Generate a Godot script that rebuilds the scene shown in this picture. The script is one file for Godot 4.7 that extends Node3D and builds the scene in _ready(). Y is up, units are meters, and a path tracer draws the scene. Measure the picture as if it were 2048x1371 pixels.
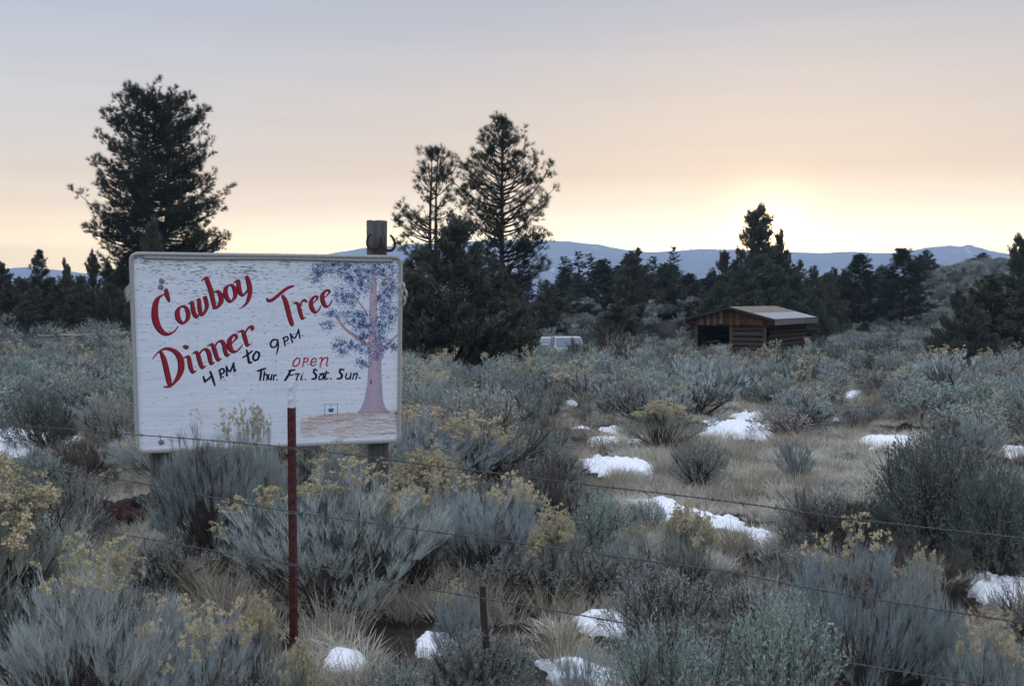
extends Node3D

# ---------------------------------------------------------------- camera model
const F := 2000.0          # focal length in pixels of the 2048-wide photograph
const CX := 1024.0
const CY := 685.5
const EYE := 1.6
const PITCH := 0.0427      # horizon lies 85 px above the middle
const SUN_X := 1540.0
const SUN_Y := 474.0
const HAZE := 0.00031     # per metre
const HAZE_GLOW := Vector3(0.46, 0.50, 0.61)

var rng := RandomNumberGenerator.new()
var bumps := FastNoiseLite.new()
var taken := {}
var M := {}

# a bag of loose triangles
class Geo:
	var v := PackedVector3Array()
	var c := PackedColorArray()
	func tri(a: Vector3, b: Vector3, d: Vector3, k: Color) -> void:
		v.push_back(a); v.push_back(b); v.push_back(d)
		c.push_back(k); c.push_back(k); c.push_back(k)
	func quad(a: Vector3, b: Vector3, d: Vector3, e: Vector3, k: Color) -> void:
		tri(a, b, d, k); tri(a, d, e, k)
	func put(g, t: Transform3D) -> void:
		v.append_array(t * g.v)
		c.append_array(g.c)
	func tube(p: PackedVector3Array, r: PackedFloat32Array, sides: int, k: Color) -> void:
		var last := PackedVector3Array()
		for i in p.size():
			var d: Vector3 = (p[mini(i + 1, p.size() - 1)] - p[maxi(i - 1, 0)]).normalized()
			var a: Vector3 = d.cross(Vector3(0.31, 0.17, 0.93)).normalized()
			var b: Vector3 = d.cross(a)
			var ring := PackedVector3Array()
			for s in sides:
				var w := TAU * s / sides
				ring.push_back(p[i] + (a * cos(w) + b * sin(w)) * r[i])
			if i > 0:
				for s in sides:
					var s2 := (s + 1) % sides
					tri(last[s], ring[s], ring[s2], k)
					tri(last[s], ring[s2], last[s2], k)
			last = ring
	func box(lo: Vector3, hi: Vector3, t: Transform3D, k: Color) -> void:
		var q := []
		for i in 8:
			q.append(t * Vector3(hi.x if i & 1 else lo.x, hi.y if i & 2 else lo.y, hi.z if i & 4 else lo.z))
		for f in [[0, 2, 3, 1], [4, 5, 7, 6], [0, 1, 5, 4], [2, 6, 7, 3], [0, 4, 6, 2], [1, 3, 7, 5]]:
			quad(q[f[0]], q[f[1]], q[f[2]], q[f[3]], k)
	func mesh() -> ArrayMesh:
		var m := ArrayMesh.new()
		var a := []
		a.resize(Mesh.ARRAY_MAX)
		a[Mesh.ARRAY_VERTEX] = v
		a[Mesh.ARRAY_COLOR] = c
		if v.size():
			m.add_surface_from_arrays(Mesh.PRIMITIVE_TRIANGLES, a)
		return m

func R(a: float, b: float) -> float:
	return rng.randf_range(a, b)

func vary(k: Color, s: float) -> Color:
	var f := 1.0 + R(-s, s)
	return Color(k.r * f * (1.0 + R(-s, s) * 0.25), k.g * f, k.b * f * (1.0 + R(-s, s) * 0.25))

func ray(px: float, py: float) -> Vector3:
	var v := Vector3((px - CX) / F, (CY - py) / F, -1.0).rotated(Vector3.RIGHT, -PITCH)
	return v / -v.z

func at(px: float, py: float, d: float) -> Vector3:
	return Vector3(0, EYE, 0) + ray(px, py) * d

func pix(p: Vector3) -> Vector2:
	var q := (p - Vector3(0, EYE, 0)).rotated(Vector3.RIGHT, PITCH)
	return Vector2(CX + F * q.x / -q.z, CY - F * q.y / -q.z)

func ground(x: float, z: float) -> float:
	var d := sqrt(x * x + z * z)
	var u := tan(clampf(atan2(x, -z), -1.2, 1.2))
	var h := 0.0
	var fall := 0.034 * lerpf(0.5, 1.0, smoothstep(-0.38, -0.1, u))
	h -= fall * clampf(d - 4.0, 0.0, 51.0)
	h += 9.0 * smoothstep(68.0, 178.0, d) * smoothstep(0.2, 0.5, u)
	h += 2.6 * smoothstep(66.0, 92.0, d) * smoothstep(0.0, 0.08, u) * (1.0 - smoothstep(0.18, 0.3, u))
	h = lerpf(h, -4.0, smoothstep(185.0, 420.0, d))
	var near := 1.0 - smoothstep(60.0, 200.0, d)
	h += bumps.get_noise_2d(x * 9.0, z * 9.0) * 0.12 * near * smoothstep(1.5, 4.0, d)
	h += bumps.get_noise_2d(x * 2.0 + 50.0, z * 2.0) * 0.5 * smoothstep(20.0, 60.0, d)
	return h

func hit(px: float, py: float) -> Vector3:
	var r := ray(px, py)
	var d := 1.5
	while d < 400.0:
		var p := Vector3(0, EYE, 0) + r * d
		if p.y <= ground(p.x, p.z):
			return Vector3(p.x, ground(p.x, p.z), p.z)
		d *= 1.004
	return Vector3(0, EYE, 0) + r * 400.0

# ---------------------------------------------------------------- nodes
func numbered(called: String) -> String:
	if not taken.has(called):
		taken[called] = 0
		return called
	taken[called] += 1
	return "%s_%03d" % [called, taken[called]]

func tag(o: Node3D, label: String, category: String, group := "", kind := "") -> void:
	if label: o.set_meta("label", label)
	if category: o.set_meta("category", category)
	if group: o.set_meta("group", group)
	if kind: o.set_meta("kind", kind)

func thing(called: String, label: String, category: String, where: Vector3, group := "") -> Node3D:
	var o := Node3D.new()
	o.name = numbered(called)
	add_child(o, true)
	o.position = where
	tag(o, label, category, group)
	return o

func part(called: String, m: Mesh, mat: Material, parent: Node3D) -> MeshInstance3D:
	var o := MeshInstance3D.new()
	o.name = called
	o.mesh = m
	o.material_override = mat
	parent.add_child(o, true)
	return o

func solo(called: String, m: Mesh, mat: Material, label := "", category := "", group := "", kind := "") -> MeshInstance3D:
	var o := MeshInstance3D.new()
	o.name = numbered(called)
	o.mesh = m
	o.material_override = mat
	add_child(o, true)
	tag(o, label, category, group, kind)
	return o

func paint(c: Color, rough := 0.85, spec := 0.3, back := 0.0) -> StandardMaterial3D:
	var m := StandardMaterial3D.new()
	m.albedo_color = c
	m.roughness = rough
	m.metallic_specular = spec
	m.vertex_color_use_as_albedo = true
	if back > 0.0:
		m.backlight_enabled = true
		m.backlight = Color(back, back, back)
	return m

func noise_tex(size: int, freq: float, lo: Color, hi: Color, seed_: int, octaves := 4, bias := 0.5) -> NoiseTexture2D:
	var n := FastNoiseLite.new()
	n.seed = seed_
	n.frequency = freq
	n.fractal_octaves = octaves
	var t := NoiseTexture2D.new()
	t.width = size
	t.height = size
	t.seamless = true
	t.noise = n
	var g := Gradient.new()
	g.set_color(0, lo)
	g.set_color(1, hi)
	g.add_point(bias, lo.lerp(hi, 0.5))
	t.color_ramp = g
	return t

func bump_tex(size: int, freq: float, seed_: int) -> NoiseTexture2D:
	return noise_tex(size, freq, Color.BLACK, Color.WHITE, seed_, 5)

# smooth grid of rows x cols; seen from outside rows run up and columns run right
func grid(rows: int, cols: int, p: PackedVector3Array, k: PackedColorArray, uv := PackedVector2Array()) -> ArrayMesh:
	var st := SurfaceTool.new()
	st.begin(Mesh.PRIMITIVE_TRIANGLES)
	for i in p.size():
		st.set_color(k[i] if k.size() > 1 else (k[0] if k.size() else Color.WHITE))
		if uv.size(): st.set_uv(uv[i])
		st.set_smooth_group(0)
		st.add_vertex(p[i])
	for r in rows - 1:
		for c in cols - 1:
			var a := r * cols + c
			st.add_index(a); st.add_index(a + cols); st.add_index(a + cols + 1)
			st.add_index(a); st.add_index(a + cols + 1); st.add_index(a + 1)
	st.generate_normals()
	return st.commit()

func align(d: Vector3, roll: float, s: float) -> Basis:
	var y := d.normalized()
	var x := y.cross(Vector3(0.37, 0.11, 0.92)).normalized()
	return Basis(x, y, x.cross(y)).rotated(y, roll).scaled(Vector3(s, s, s))

func dome_dir(up_bias: float) -> Vector3:
	var a := R(0, TAU)
	var h := pow(rng.randf(), up_bias)
	var w := sqrt(maxf(0.0, 1.0 - h * h))
	return Vector3(cos(a) * w, h, sin(a) * w)

# ---------------------------------------------------------------- plants
func leaf_sprig(n: int, length: float, leaf: float, wide: float, k: Color) -> Geo:
	var g := Geo.new()
	g.tri(Vector3(-0.0016, 0, 0), Vector3(0.0016, 0, 0), Vector3(0, length, 0), Color(k.r * 0.6, k.g * 0.55, k.b * 0.5))
	for i in n:
		var t := (i + R(0.2, 0.8)) / n
		var a := R(0, TAU)
		var o := Vector3(cos(a), 0, sin(a))
		var b := Vector3(0, length * lerpf(0.12, 1.0, t), 0) + o * 0.004
		var d := (o * R(0.4, 1.0) + Vector3.UP * R(0.5, 1.2)).normalized()
		var s := d.cross(Vector3(R(-1, 1), R(-1, 1), R(-1, 1))).normalized() * wide * R(0.6, 1.2)
		var l := leaf * R(0.6, 1.3)
		var kk := vary(k, 0.25)
		g.quad(b, b + d * l * 0.6 + s, b + d * l, b + d * l * 0.6 - s, kk)
	return g

func dead_heart(g: Geo, n: int, w: float, k: Color) -> void:
	for i in n:
		var d := dome_dir(0.9)
		var o := Vector3(d.x * R(0.02, 0.2), R(0.0, 0.22), d.z * R(0.02, 0.2))
		var q := (Vector3(d.x, R(0.15, 1.2), d.z) + Vector3(R(-0.5, 0.5), 0, R(-0.5, 0.5))).normalized()
		var e := blade(g, o, q, Vector3(R(-0.04, 0.04), R(-0.02, 0.04), R(-0.04, 0.04)), R(0.12, 0.34), w, vary(k, 0.3))
		blade(g, o.lerp(e, 0.5), (q + Vector3(R(-0.8, 0.8), R(-0.2, 0.6), R(-0.8, 0.8))).normalized(), Vector3.ZERO, R(0.06, 0.16), w * 0.7, vary(k, 0.3))

func sagebrush(near: bool, leaf: Color, bark: Color, spread: float, leafy: float, stalks: int, stalk: Color) -> Array:
	var stems := Geo.new()
	var leaves := Geo.new()
	var seeds := Geo.new()
	var rad := 0.5
	var high := 0.72
	var lobes := []
	for i in 7:
		lobes.append([dome_dir(0.8), R(0.75, 1.15)])
	var kinds := []
	for i in 8:
		var kk := vary(leaf, 0.16)
		kinds.append(leaf_sprig(16 if near else 8, R(0.11, 0.17), 0.026 if near else 0.045, 0.0046 if near else 0.011, kk))
	for i in (11 if near else 5):
		var d := dome_dir(0.7)
		var p := PackedVector3Array([Vector3(R(-0.05, 0.05), 0.0, R(-0.05, 0.05))])
		var r := PackedFloat32Array([R(0.012, 0.022)])
		for j in 4:
			var t := (j + 1) / 4.0
			p.push_back(Vector3(d.x * rad * t * spread, high * 0.85 * pow(t, 0.8) * (0.55 + 0.45 * d.y), d.z * rad * t * spread) + Vector3(R(-1, 1), R(-1, 1), R(-1, 1)) * 0.035)
			r.push_back(r[0] * (1.0 - 0.8 * t))
		stems.tube(p, r, 5, vary(bark, 0.2))
		for q in (7 if near else 3):
			var j := rng.randi_range(1, 3)
			var e := (d * 0.6 + dome_dir(0.6)).normalized()
			var o := p[j]
			stems.tube(PackedVector3Array([o, o + e * 0.11 + Vector3(R(-0.02, 0.02), 0.03, 0), o + e * 0.2 + Vector3(R(-0.03, 0.03), 0.09, R(-0.03, 0.03))]), PackedFloat32Array([0.006, 0.0035, 0.0018]), 3, vary(bark, 0.3))
	dead_heart(stems, 170 if near else 60, 0.0026 if near else 0.006, bark)
	var count := int((860 if near else 300) * leafy)
	for i in count:
		var d := dome_dir(0.75)
		var f := 0.0
		for l in lobes:
			f = maxf(f, l[1] * (0.55 + 0.45 * smoothstep(0.6, 0.97, d.dot(l[0]))))
		var s := f * (1.0 - 0.5 * pow(rng.randf(), 2.2))
		var o := Vector3(d.x * rad * s, 0.08 + d.y * (high - 0.16) * s, d.z * rad * s)
		var q := (Vector3(d.x, 0.0, d.z) * 0.7 + Vector3(R(-0.4, 0.4), R(0.6, 1.3), R(-0.4, 0.4))).normalized()
		leaves.put(kinds[rng.randi() % kinds.size()], Transform3D(align(q, R(0, TAU), R(0.7, 1.25)), o))
	for i in stalks:
		var d := dome_dir(0.4)
		var o := Vector3(d.x * rad * 0.85, 0.1 + d.y * (high - 0.2), d.z * rad * 0.85)
		var e := o + Vector3(d.x * 0.05 + R(-0.03, 0.03), R(0.12, 0.26), d.z * 0.05 + R(-0.03, 0.03))
		var kk := vary(stalk, 0.25)
		seeds.tri(o + Vector3(-0.002, 0, 0), o + Vector3(0.002, 0, 0.001), e, kk)
		for j in 9:
			var b := o.lerp(e, R(0.35, 1.0))
			var w := Vector3(R(-1, 1), R(0.3, 1.4), R(-1, 1)).normalized() * R(0.012, 0.03)
			seeds.tri(b, b + w + Vector3(0.004, 0, 0), b + w - Vector3(0.003, 0, 0.003), kk)
	return [stems, leaves, seeds]

func blade(g: Geo, o: Vector3, d: Vector3, bend: Vector3, l: float, w: float, k: Color) -> Vector3:
	var s := d.cross(Vector3(R(-1, 1), R(-0.3, 0.3), R(-1, 1))).normalized() * w
	var m := o + d * l * 0.55 + bend * 0.3
	var e := o + d * l + bend
	g.quad(o - s, o + s, m + s * 0.8, m - s * 0.8, k)
	g.tri(m - s * 0.8, m + s * 0.8, e, k)
	return e

func rabbitbrush(near: bool, twig: Color, wood: Color, heads: int, head: Color, lean: Vector3, puff: float) -> Array:
	var stems := Geo.new()
	var twigs := Geo.new()
	var fluff := Geo.new()
	var w := 0.0012 if near else 0.004
	var tufts := []
	var lumps := []
	for i in 6:
		lumps.append([dome_dir(0.6), R(0.82, 1.14)])
	for i in (30 if near else 16):
		var d := dome_dir(0.55)
		d = (d + lean * R(0.4, 1.0)).normalized()
		var f := 0.0
		for l in lumps:
			f = maxf(f, l[1] * (0.72 + 0.28 * smoothstep(0.5, 0.95, d.dot(l[0]))))
		var o := Vector3(R(-0.07, 0.07), 0, R(-0.07, 0.07))
		var e := Vector3(d.x * 0.44, 0.10 + d.y * 0.50, d.z * 0.44) * f
		var k1 := Vector3(R(-0.05, 0.05), 0.0, R(-0.05, 0.05)) + Vector3(d.x, 0, d.z) * 0.04
		stems.tube(PackedVector3Array([o, o.lerp(e, 0.35) + k1, o.lerp(e, 0.7) + k1 * 0.7, e]), PackedFloat32Array([0.009, 0.007, 0.0045, 0.002]), 4, vary(wood, 0.3))
		for j in (15 if near else 8):
			var t := 1.0 - 0.5 * pow(rng.randf(), 1.5)
			var b := o.lerp(e, t) + k1 * sin(t * PI) * 0.8
			var q := (d * 0.7 + Vector3(R(-0.9, 0.9), R(0.0, 0.7), R(-0.9, 0.9))).normalized()
			var c := b + q * R(0.05, 0.15)
			blade(stems, b, q, Vector3.ZERO, b.distance_to(c), w * 1.6, vary(wood.lerp(twig, 0.25), 0.25))
			tufts.append([c, (q * 0.4 + d * 0.45 + Vector3.UP * 0.55).normalized(), R(0.6, 1.15)])
	dead_heart(stems, 150 if near else 55, 0.0024 if near else 0.006, wood)
	# golden heads are bunched on the upper tufts of one flank
	tufts.sort_custom(func(a, b): return a[0].y * 1.3 + a[0].x * 0.3 > b[0].y * 1.3 + b[0].x * 0.3)
	for n in tufts.size():
		var tf: Array = tufts[n]
		var kk := vary(twig, 0.16)
		var kh := vary(head, 0.18)
		var seeded := n % 2 == 0 and n / 2 < heads
		for j in (9 if near else 6):
			var q: Vector3 = (tf[1] + Vector3(R(-0.42, 0.42), R(-0.1, 0.25), R(-0.42, 0.42))).normalized()
			var l: float = R(0.055, 0.145) * tf[2] * (1.25 if seeded else 1.0)
			var tip := blade(twigs, tf[0], q, Vector3(R(-0.012, 0.012), R(0, 0.015), R(-0.012, 0.012)), l, w, vary(kk, 0.2))
			if near:
				for m in 3:
					var z: Vector3 = tf[0].lerp(tip, R(0.25, 0.85))
					var q2 := (q + Vector3(R(-0.5, 0.5), R(0.0, 0.4), R(-0.5, 0.5))).normalized()
					var sd := q2.cross(Vector3(R(-1, 1), R(-1, 1), R(-1, 1))).normalized() * w * 0.9
					twigs.tri(z - sd, z + sd, z + q2 * R(0.02, 0.05), vary(kk, 0.22))
			if seeded and rng.randf() < 0.75:
				for m in (4 if near else 2):
					var c := tip + Vector3(R(-1, 1), R(-0.7, 0.5), R(-1, 1)) * 0.014 * puff
					for z in (9 if near else 5):
						var dd := Vector3(R(-1, 1), R(-0.6, 1), R(-1, 1)).normalized() * R(0.006, 0.011) * puff * (1.0 if near else 1.7)
						var ss := dd.cross(Vector3(R(-1, 1), R(-1, 1), R(-1, 1))).normalized() * 0.0032 * puff * (1.0 if near else 2.0)
						fluff.tri(c - ss * 0.4, c + dd + ss, c + dd - ss, vary(kh, 0.12))
	return [stems, twigs, fluff]

func bunchgrass(n: int, high: float, spread: float, w: float, k: Color) -> Geo:
	var g := Geo.new()
	for i in n:
		var a := R(0, TAU)
		var o := Vector3(cos(a), 0, sin(a))
		var d := (o * R(0.0, spread) + Vector3.UP).normalized()
		blade(g, o * R(0, 0.06), d, o * R(0.0, 0.12) * high * 2.0 - Vector3(0, R(0, 0.1) * high, 0), high * R(0.45, 1.1), w, vary(k, 0.25))
	return g

func needle_tuft(n: int, w: float, k: Color, droop: float) -> Geo:
	var g := Geo.new()
	for i in n:
		var a := R(0, TAU)
		var d := (Vector3(cos(a), 0, sin(a)) * R(0.25, 1.1) + Vector3.UP * R(0.25, 1.1) - Vector3.UP * droop).normalized()
		var s := d.cross(Vector3(R(-1, 1), R(-1, 1), R(-1, 1))).normalized() * w
		var b := Vector3(0, R(-0.35, 0.25), 0)
		g.tri(b - s, b + s, b + d * R(0.6, 1.0), vary(k, 0.3))
	return g

func shape_at(profile: Array, t: float) -> float:
	for i in profile.size() - 1:
		if t <= profile[i + 1][0]:
			return lerpf(profile[i][1], profile[i + 1][1], clampf((t - profile[i][0]) / maxf(profile[i + 1][0] - profile[i][0], 1e-4), 0.0, 1.0))
	return profile[-1][1]

# profile: [height share, half width in metres]
func pine(high: float, profile: Array, whorls: int, limbs: int, tuft: float, density: float, forked: float, k: Color, lift := 0.0, wild := 0.42, puff_lo := 5) -> Array:
	var wood := Geo.new()
	var crown := Geo.new()
	var bark := Color(0.075, 0.058, 0.047)
	var kinds := []
	for i in 8:
		kinds.append(needle_tuft(30, 0.024, vary(k, 0.2), 0.05))
	var axes := []
	for f in (2 if forked > 0.0 else 1):
		var p := PackedVector3Array()
		var r := PackedFloat32Array()
		for j in 13:
			var t := j / 12.0
			var split := forked * smoothstep(0.3, 0.6, t) * (1.0 if f == 0 else -1.0)
			p.push_back(Vector3(split + sin(t * 7.0 + f) * 0.05, high * 0.985 * t, cos(t * 5.0) * 0.05 + split * 0.4))
			r.push_back(lerpf(0.021 * high, 0.012, pow(t, 0.75)))
		wood.tube(p, r, 9, bark)
		axes.append(p)
	for i in whorls:
		var t := lerpf(profile[0][0], 0.985, pow((i + R(0.0, 0.9)) / whorls, 0.92))
		var reach := shape_at(profile, t)
		for j in limbs:
			if rng.randf() > density:
				continue
			var axis: PackedVector3Array = axes[rng.randi() % axes.size()]
			var a := R(0, TAU)
			var out_ := Vector3(cos(a), 0, sin(a))
			var o := axis[int(t * 12.0)].lerp(axis[mini(int(t * 12.0) + 1, 12)], fmod(t * 12.0, 1.0))
			var l := reach * R(0.66, 1.06) * (1.0 + wild * bumps.get_noise_3d(out_.x * 14.0 + high * 7.0, t * 70.0, out_.z * 14.0))
			if rng.randf() < 0.14: l *= 1.16
			var rise := lerpf(-0.14, 0.5, pow(t, 1.5)) + R(-0.2, 0.22) + lift
			var side := Vector3(-out_.z, 0, out_.x) * R(-0.25, 0.25)
			var p := PackedVector3Array()
			var r := PackedFloat32Array()
			for q in 6:
				var s := q / 5.0
				p.push_back(o + (out_ + side * s) * l * s + Vector3(0, l * (rise * s - 0.10 * sin(s * PI) + 0.22 * s * s * s) * 0.8, 0))
				r.push_back(lerpf(0.016 + 0.018 * l, 0.008, s))
			wood.tube(p, r, 4, bark)
			var n := int(clampf(l * 2.6, 2, 9))
			for q in n:
				var s := lerpf(0.34, 1.0, (q + R(0.3, 1.0)) / n)
				s = minf(s, 0.999)
				var b := p[int(s * 5.0)].lerp(p[int(s * 5.0) + 1], fmod(s * 5.0, 1.0))
				var d := (out_ * R(0.1, 0.7) + Vector3(-out_.z, 0, out_.x) * R(-1.2, 1.2) + Vector3.UP * R(0.0, 0.6)).normalized()
				var e := b + d * R(0.15, 0.42) * clampf(l * (1.1 - s) + 0.3, 0.25, 1.5)
				wood.tube(PackedVector3Array([b, e]), PackedFloat32Array([0.012, 0.006]), 3, bark)
				for m in rng.randi_range(puff_lo, puff_lo + 3):
					var z := e + Vector3(R(-1, 1), R(-0.6, 0.8), R(-1, 1)) * 0.62 * tuft
					crown.put(kinds[rng.randi() % 8], Transform3D(align((z - e) * 2.0 + Vector3(0, 0.35, 0) + out_ * 0.2, R(0, TAU), tuft * R(0.6, 1.0)), z))
	for axis in axes:
		for m in 5:
			crown.put(kinds[m], Transform3D(align(Vector3(R(-0.2, 0.2), 1, R(-0.2, 0.2)), R(0, TAU), tuft), axis[12] - Vector3(0, 0.1 * m, 0)))
	return [wood, crown]

func juniper(high: float, profile: Array, count: int, spray: float, k: Color, ragged: float) -> Array:
	var wood := Geo.new()
	var crown := Geo.new()
	var bark := Color(0.085, 0.068, 0.055)
	var kinds := []
	for i in 10:
		var g := Geo.new()
		var kk := vary(k, 0.25)
		for j in 24:
			var t := pow(rng.randf(), 0.8)
			var a := R(0, TAU)
			var d := (Vector3(cos(a), 0, sin(a)) * R(0.3, 0.8) + Vector3.UP * R(0.7, 1.2)).normalized()
			var s := d.cross(Vector3(R(-1, 1), R(-1, 1), R(-1, 1))).normalized() * 0.05
			var b := Vector3(cos(a) * 0.05, t * 0.75, sin(a) * 0.05)
			var l := R(0.2, 0.42) * (1.1 - 0.5 * t)
			g.tri(b - s, b + s, b + d * l, vary(kk, 0.25))
		kinds.append(g)
	wood.tube(PackedVector3Array([Vector3.ZERO, Vector3(0.04, high * 0.3, 0.03), Vector3(-0.03, high * 0.65, 0), Vector3(0, high * 0.97, 0)]), PackedFloat32Array([0.03 * high, 0.022 * high, 0.012 * high, 0.005]), 8, bark)
	var boughs := 30 + int(count / 48.0)
	for i in boughs:
		var t := 1.0 - pow(rng.randf(), 0.7) if i > 10 else R(0.6, 0.97)
		var a := R(0, TAU)
		var reach := shape_at(profile, t) * lerpf(1.0, R(0.62, 1.24), ragged)
		var foot := Vector3(0, high * maxf(0.02, t - 0.16 * reach / maxf(shape_at(profile, 0.1), 0.1)) * 0.92, 0)
		var tip := Vector3(cos(a) * reach, high * t * 0.93 + reach * R(0.05, 0.45), sin(a) * reach)
		if t > 0.7: tip.y = minf(high, tip.y + high * R(0.0, 0.06))
		wood.tube(PackedVector3Array([foot, foot.lerp(tip, 0.5) - Vector3(0, 0.06 * reach, 0), tip]), PackedFloat32Array([0.008 * high * (1.1 - t), 0.018, 0.006]), 4, bark)
		var n := int(count / float(boughs) * (0.5 + reach / shape_at(profile, 0.15)))
		for q in n:
			var s := 1.0 - 0.72 * pow(rng.randf(), 1.35)
			var w := reach * 0.20 * (1.25 - s) + 0.10
			var o := foot.lerp(tip, s) + Vector3(R(-w, w), R(-w, w) * 0.9, R(-w, w))
			o.y = maxf(o.y, 0.03)
			var dr := Vector3(cos(a) * R(0.1, 0.8), R(0.4, 1.2), sin(a) * R(0.1, 0.8)) + Vector3(R(-0.3, 0.3), 0, R(-0.3, 0.3))
			crown.put(kinds[rng.randi() % 10], Transform3D(align(dr, R(0, TAU), spray * R(0.6, 1.2) * (1.12 - 0.4 * t)), o))
	for i in 14:
		crown.put(kinds[i % 10], Transform3D(align(Vector3(R(-0.2, 0.2), 1, R(-0.2, 0.2)), R(0, TAU), spray * 0.6), Vector3(R(-0.06, 0.06), high * R(0.86, 0.97), R(-0.06, 0.06))))
	return [wood, crown]

func plant(called: String, names: Array, meshes: Array, mats: Array, where: Vector3, turn: float, size: Vector3, label: String, category: String, group := "") -> Node3D:
	var o := thing(called, label, category, where, group)
	o.rotation.y = turn
	o.scale = size
	for i in names.size():
		if meshes[i] != null:
			var q := part(names[i], meshes[i], mats[i], o)
			if names[i].begins_with("seed"): q.set_meta("kind", "stuff")
	return o

func meshes_of(g: Array) -> Array:
	var r := []
	for x in g:
		r.append(x.mesh() if x.v.size() else null)
	return r

func scatter(called: String, m: Mesh, mat: Material, list: Array, label: String, category: String) -> void:
	var mm := MultiMesh.new()
	mm.transform_format = MultiMesh.TRANSFORM_3D
	mm.mesh = m
	mm.instance_count = list.size()
	for i in list.size():
		mm.set_instance_transform(i, list[i])
	var o := MultiMeshInstance3D.new()
	o.name = numbered(called)
	o.multimesh = mm
	o.material_override = mat
	add_child(o, true)
	tag(o, label, category, "", "stuff")

# ---------------------------------------------------------------- sky
func sky_color(d: Vector3, sun: Vector3, streaks: FastNoiseLite) -> Color:
	var e := asin(clampf(d.y, -1.0, 1.0))
	var dv := rad_to_deg(maxf(e, 0.0))
	var az := wrapf(atan2(d.x, -d.z) - atan2(sun.x, -sun.z), -PI, PI)
	var near := exp(-pow(absf(az) / 0.62, 2.0))
	# clear western sky at sundown: dull mauve blue above, pale apricot below, almost white on the skyline
	var stops := [[0.0, Vector3(0.98, 0.80, 0.58)], [3.2, Vector3(0.96, 0.80, 0.61)], [4.9, Vector3(0.87, 0.73, 0.60)], [8.5, Vector3(0.685, 0.65, 0.63)], [12.7, Vector3(0.545, 0.555, 0.60)], [15.4, Vector3(0.48, 0.505, 0.575)], [18.0, Vector3(0.455, 0.485, 0.56)], [30.0, Vector3(0.66, 0.73, 0.90)], [60.0, Vector3(1.06, 1.19, 1.50)], [90.0, Vector3(1.12, 1.26, 1.60)]]
	var glow := [[0.0, Vector3(1.5, 1.25, 0.85)], [3.2, Vector3(1.5, 1.3, 0.95)], [5.0, Vector3(1.06, 0.93, 0.76)], [7.1, Vector3(0.85, 0.70, 0.56)], [11.3, Vector3(0.70, 0.59, 0.515)], [15.4, Vector3(0.53, 0.50, 0.52)], [18.0, Vector3(0.47, 0.465, 0.515)], [30.0, Vector3(0.66, 0.73, 0.90)], [60.0, Vector3(1.06, 1.19, 1.50)], [90.0, Vector3(1.12, 1.26, 1.60)]]
	var a := Vector3.ZERO
	var b := Vector3.ZERO
	for i in stops.size() - 1:
		if dv >= stops[i][0] and dv <= stops[i + 1][0]:
			var t: float = (dv - stops[i][0]) / (stops[i + 1][0] - stops[i][0])
			a = stops[i][1].lerp(stops[i + 1][1], t)
		if dv >= glow[i][0] and dv <= glow[i + 1][0]:
			var t2: float = (dv - glow[i][0]) / (glow[i + 1][0] - glow[i][0])
			b = glow[i][1].lerp(glow[i + 1][1], t2)
	# away from the sunset the low sky is cool and pale
	var back := smoothstep(0.9, 2.4, absf(az)) * (1.0 - smoothstep(20.0, 60.0, dv))
	var c := a.lerp(b, near).lerp(Vector3(0.78, 0.86, 1.06), back)
	var ang := acos(clampf(d.dot(sun), -1.0, 1.0))
	c += Vector3(1.6, 0.95, 0.32) * exp(-pow(ang / 0.035, 2.0)) + Vector3(0.12, 0.085, 0.04) * exp(-pow(ang / 0.2, 2.0))
	var s := streaks.get_noise_2d(wrapf(az, -PI, PI) * 14.0, dv * 9.0) * 0.6 + streaks.get_noise_2d(az * 40.0 + 9.0, dv * 30.0) * 0.4
	c *= 1.0 + 0.045 * s * (1.0 - smoothstep(14.0, 30.0, dv))
	# the low sky lies behind kilometres of haze that dim it and add their own light
	var clear := exp(-HAZE * minf(5700.0, 295.0 / maxf(sin(e), 0.001)))
	c = (c - Vector3(0.38, 0.35, 0.43).lerp(HAZE_GLOW, 1.0 - smoothstep(5.0, 14.0, dv)) * (1.0 - clear)) / clear
	return Color(maxf(c.x, 0.1), maxf(c.y, 0.1), maxf(c.z, 0.1))

func make_sky(sun: Vector3) -> PanoramaSkyMaterial:
	var streaks := FastNoiseLite.new()
	streaks.seed = 5
	streaks.frequency = 0.09
	streaks.fractal_octaves = 3
	var w := 1536
	var h := 768
	var data := PackedFloat32Array()
	data.resize(w * h * 3)
	for y in h:
		var e := (0.5 - (y + 0.5) / h) * PI
		if e < -0.02:
			for x in w:
				var i := (y * w + x) * 3
				data[i] = 0.10; data[i + 1] = 0.10; data[i + 2] = 0.10
			continue
		var step := 1 if e < 0.55 else 8
		var c := Color.BLACK
		for x in w:
			if x % step == 0:
				var a := (x + 0.5) / w * TAU   # the panorama begins straight ahead (-Z)
				c = sky_color(Vector3(sin(a) * cos(e), sin(e), -cos(a) * cos(e)), sun, streaks)
			var i := (y * w + x) * 3
			data[i] = c.r; data[i + 1] = c.g; data[i + 2] = c.b
	var im := Image.create_from_data(w, h, false, Image.FORMAT_RGBF, data.to_byte_array())
	var m := PanoramaSkyMaterial.new()
	m.panorama = ImageTexture.create_from_image(im)
	return m

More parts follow.
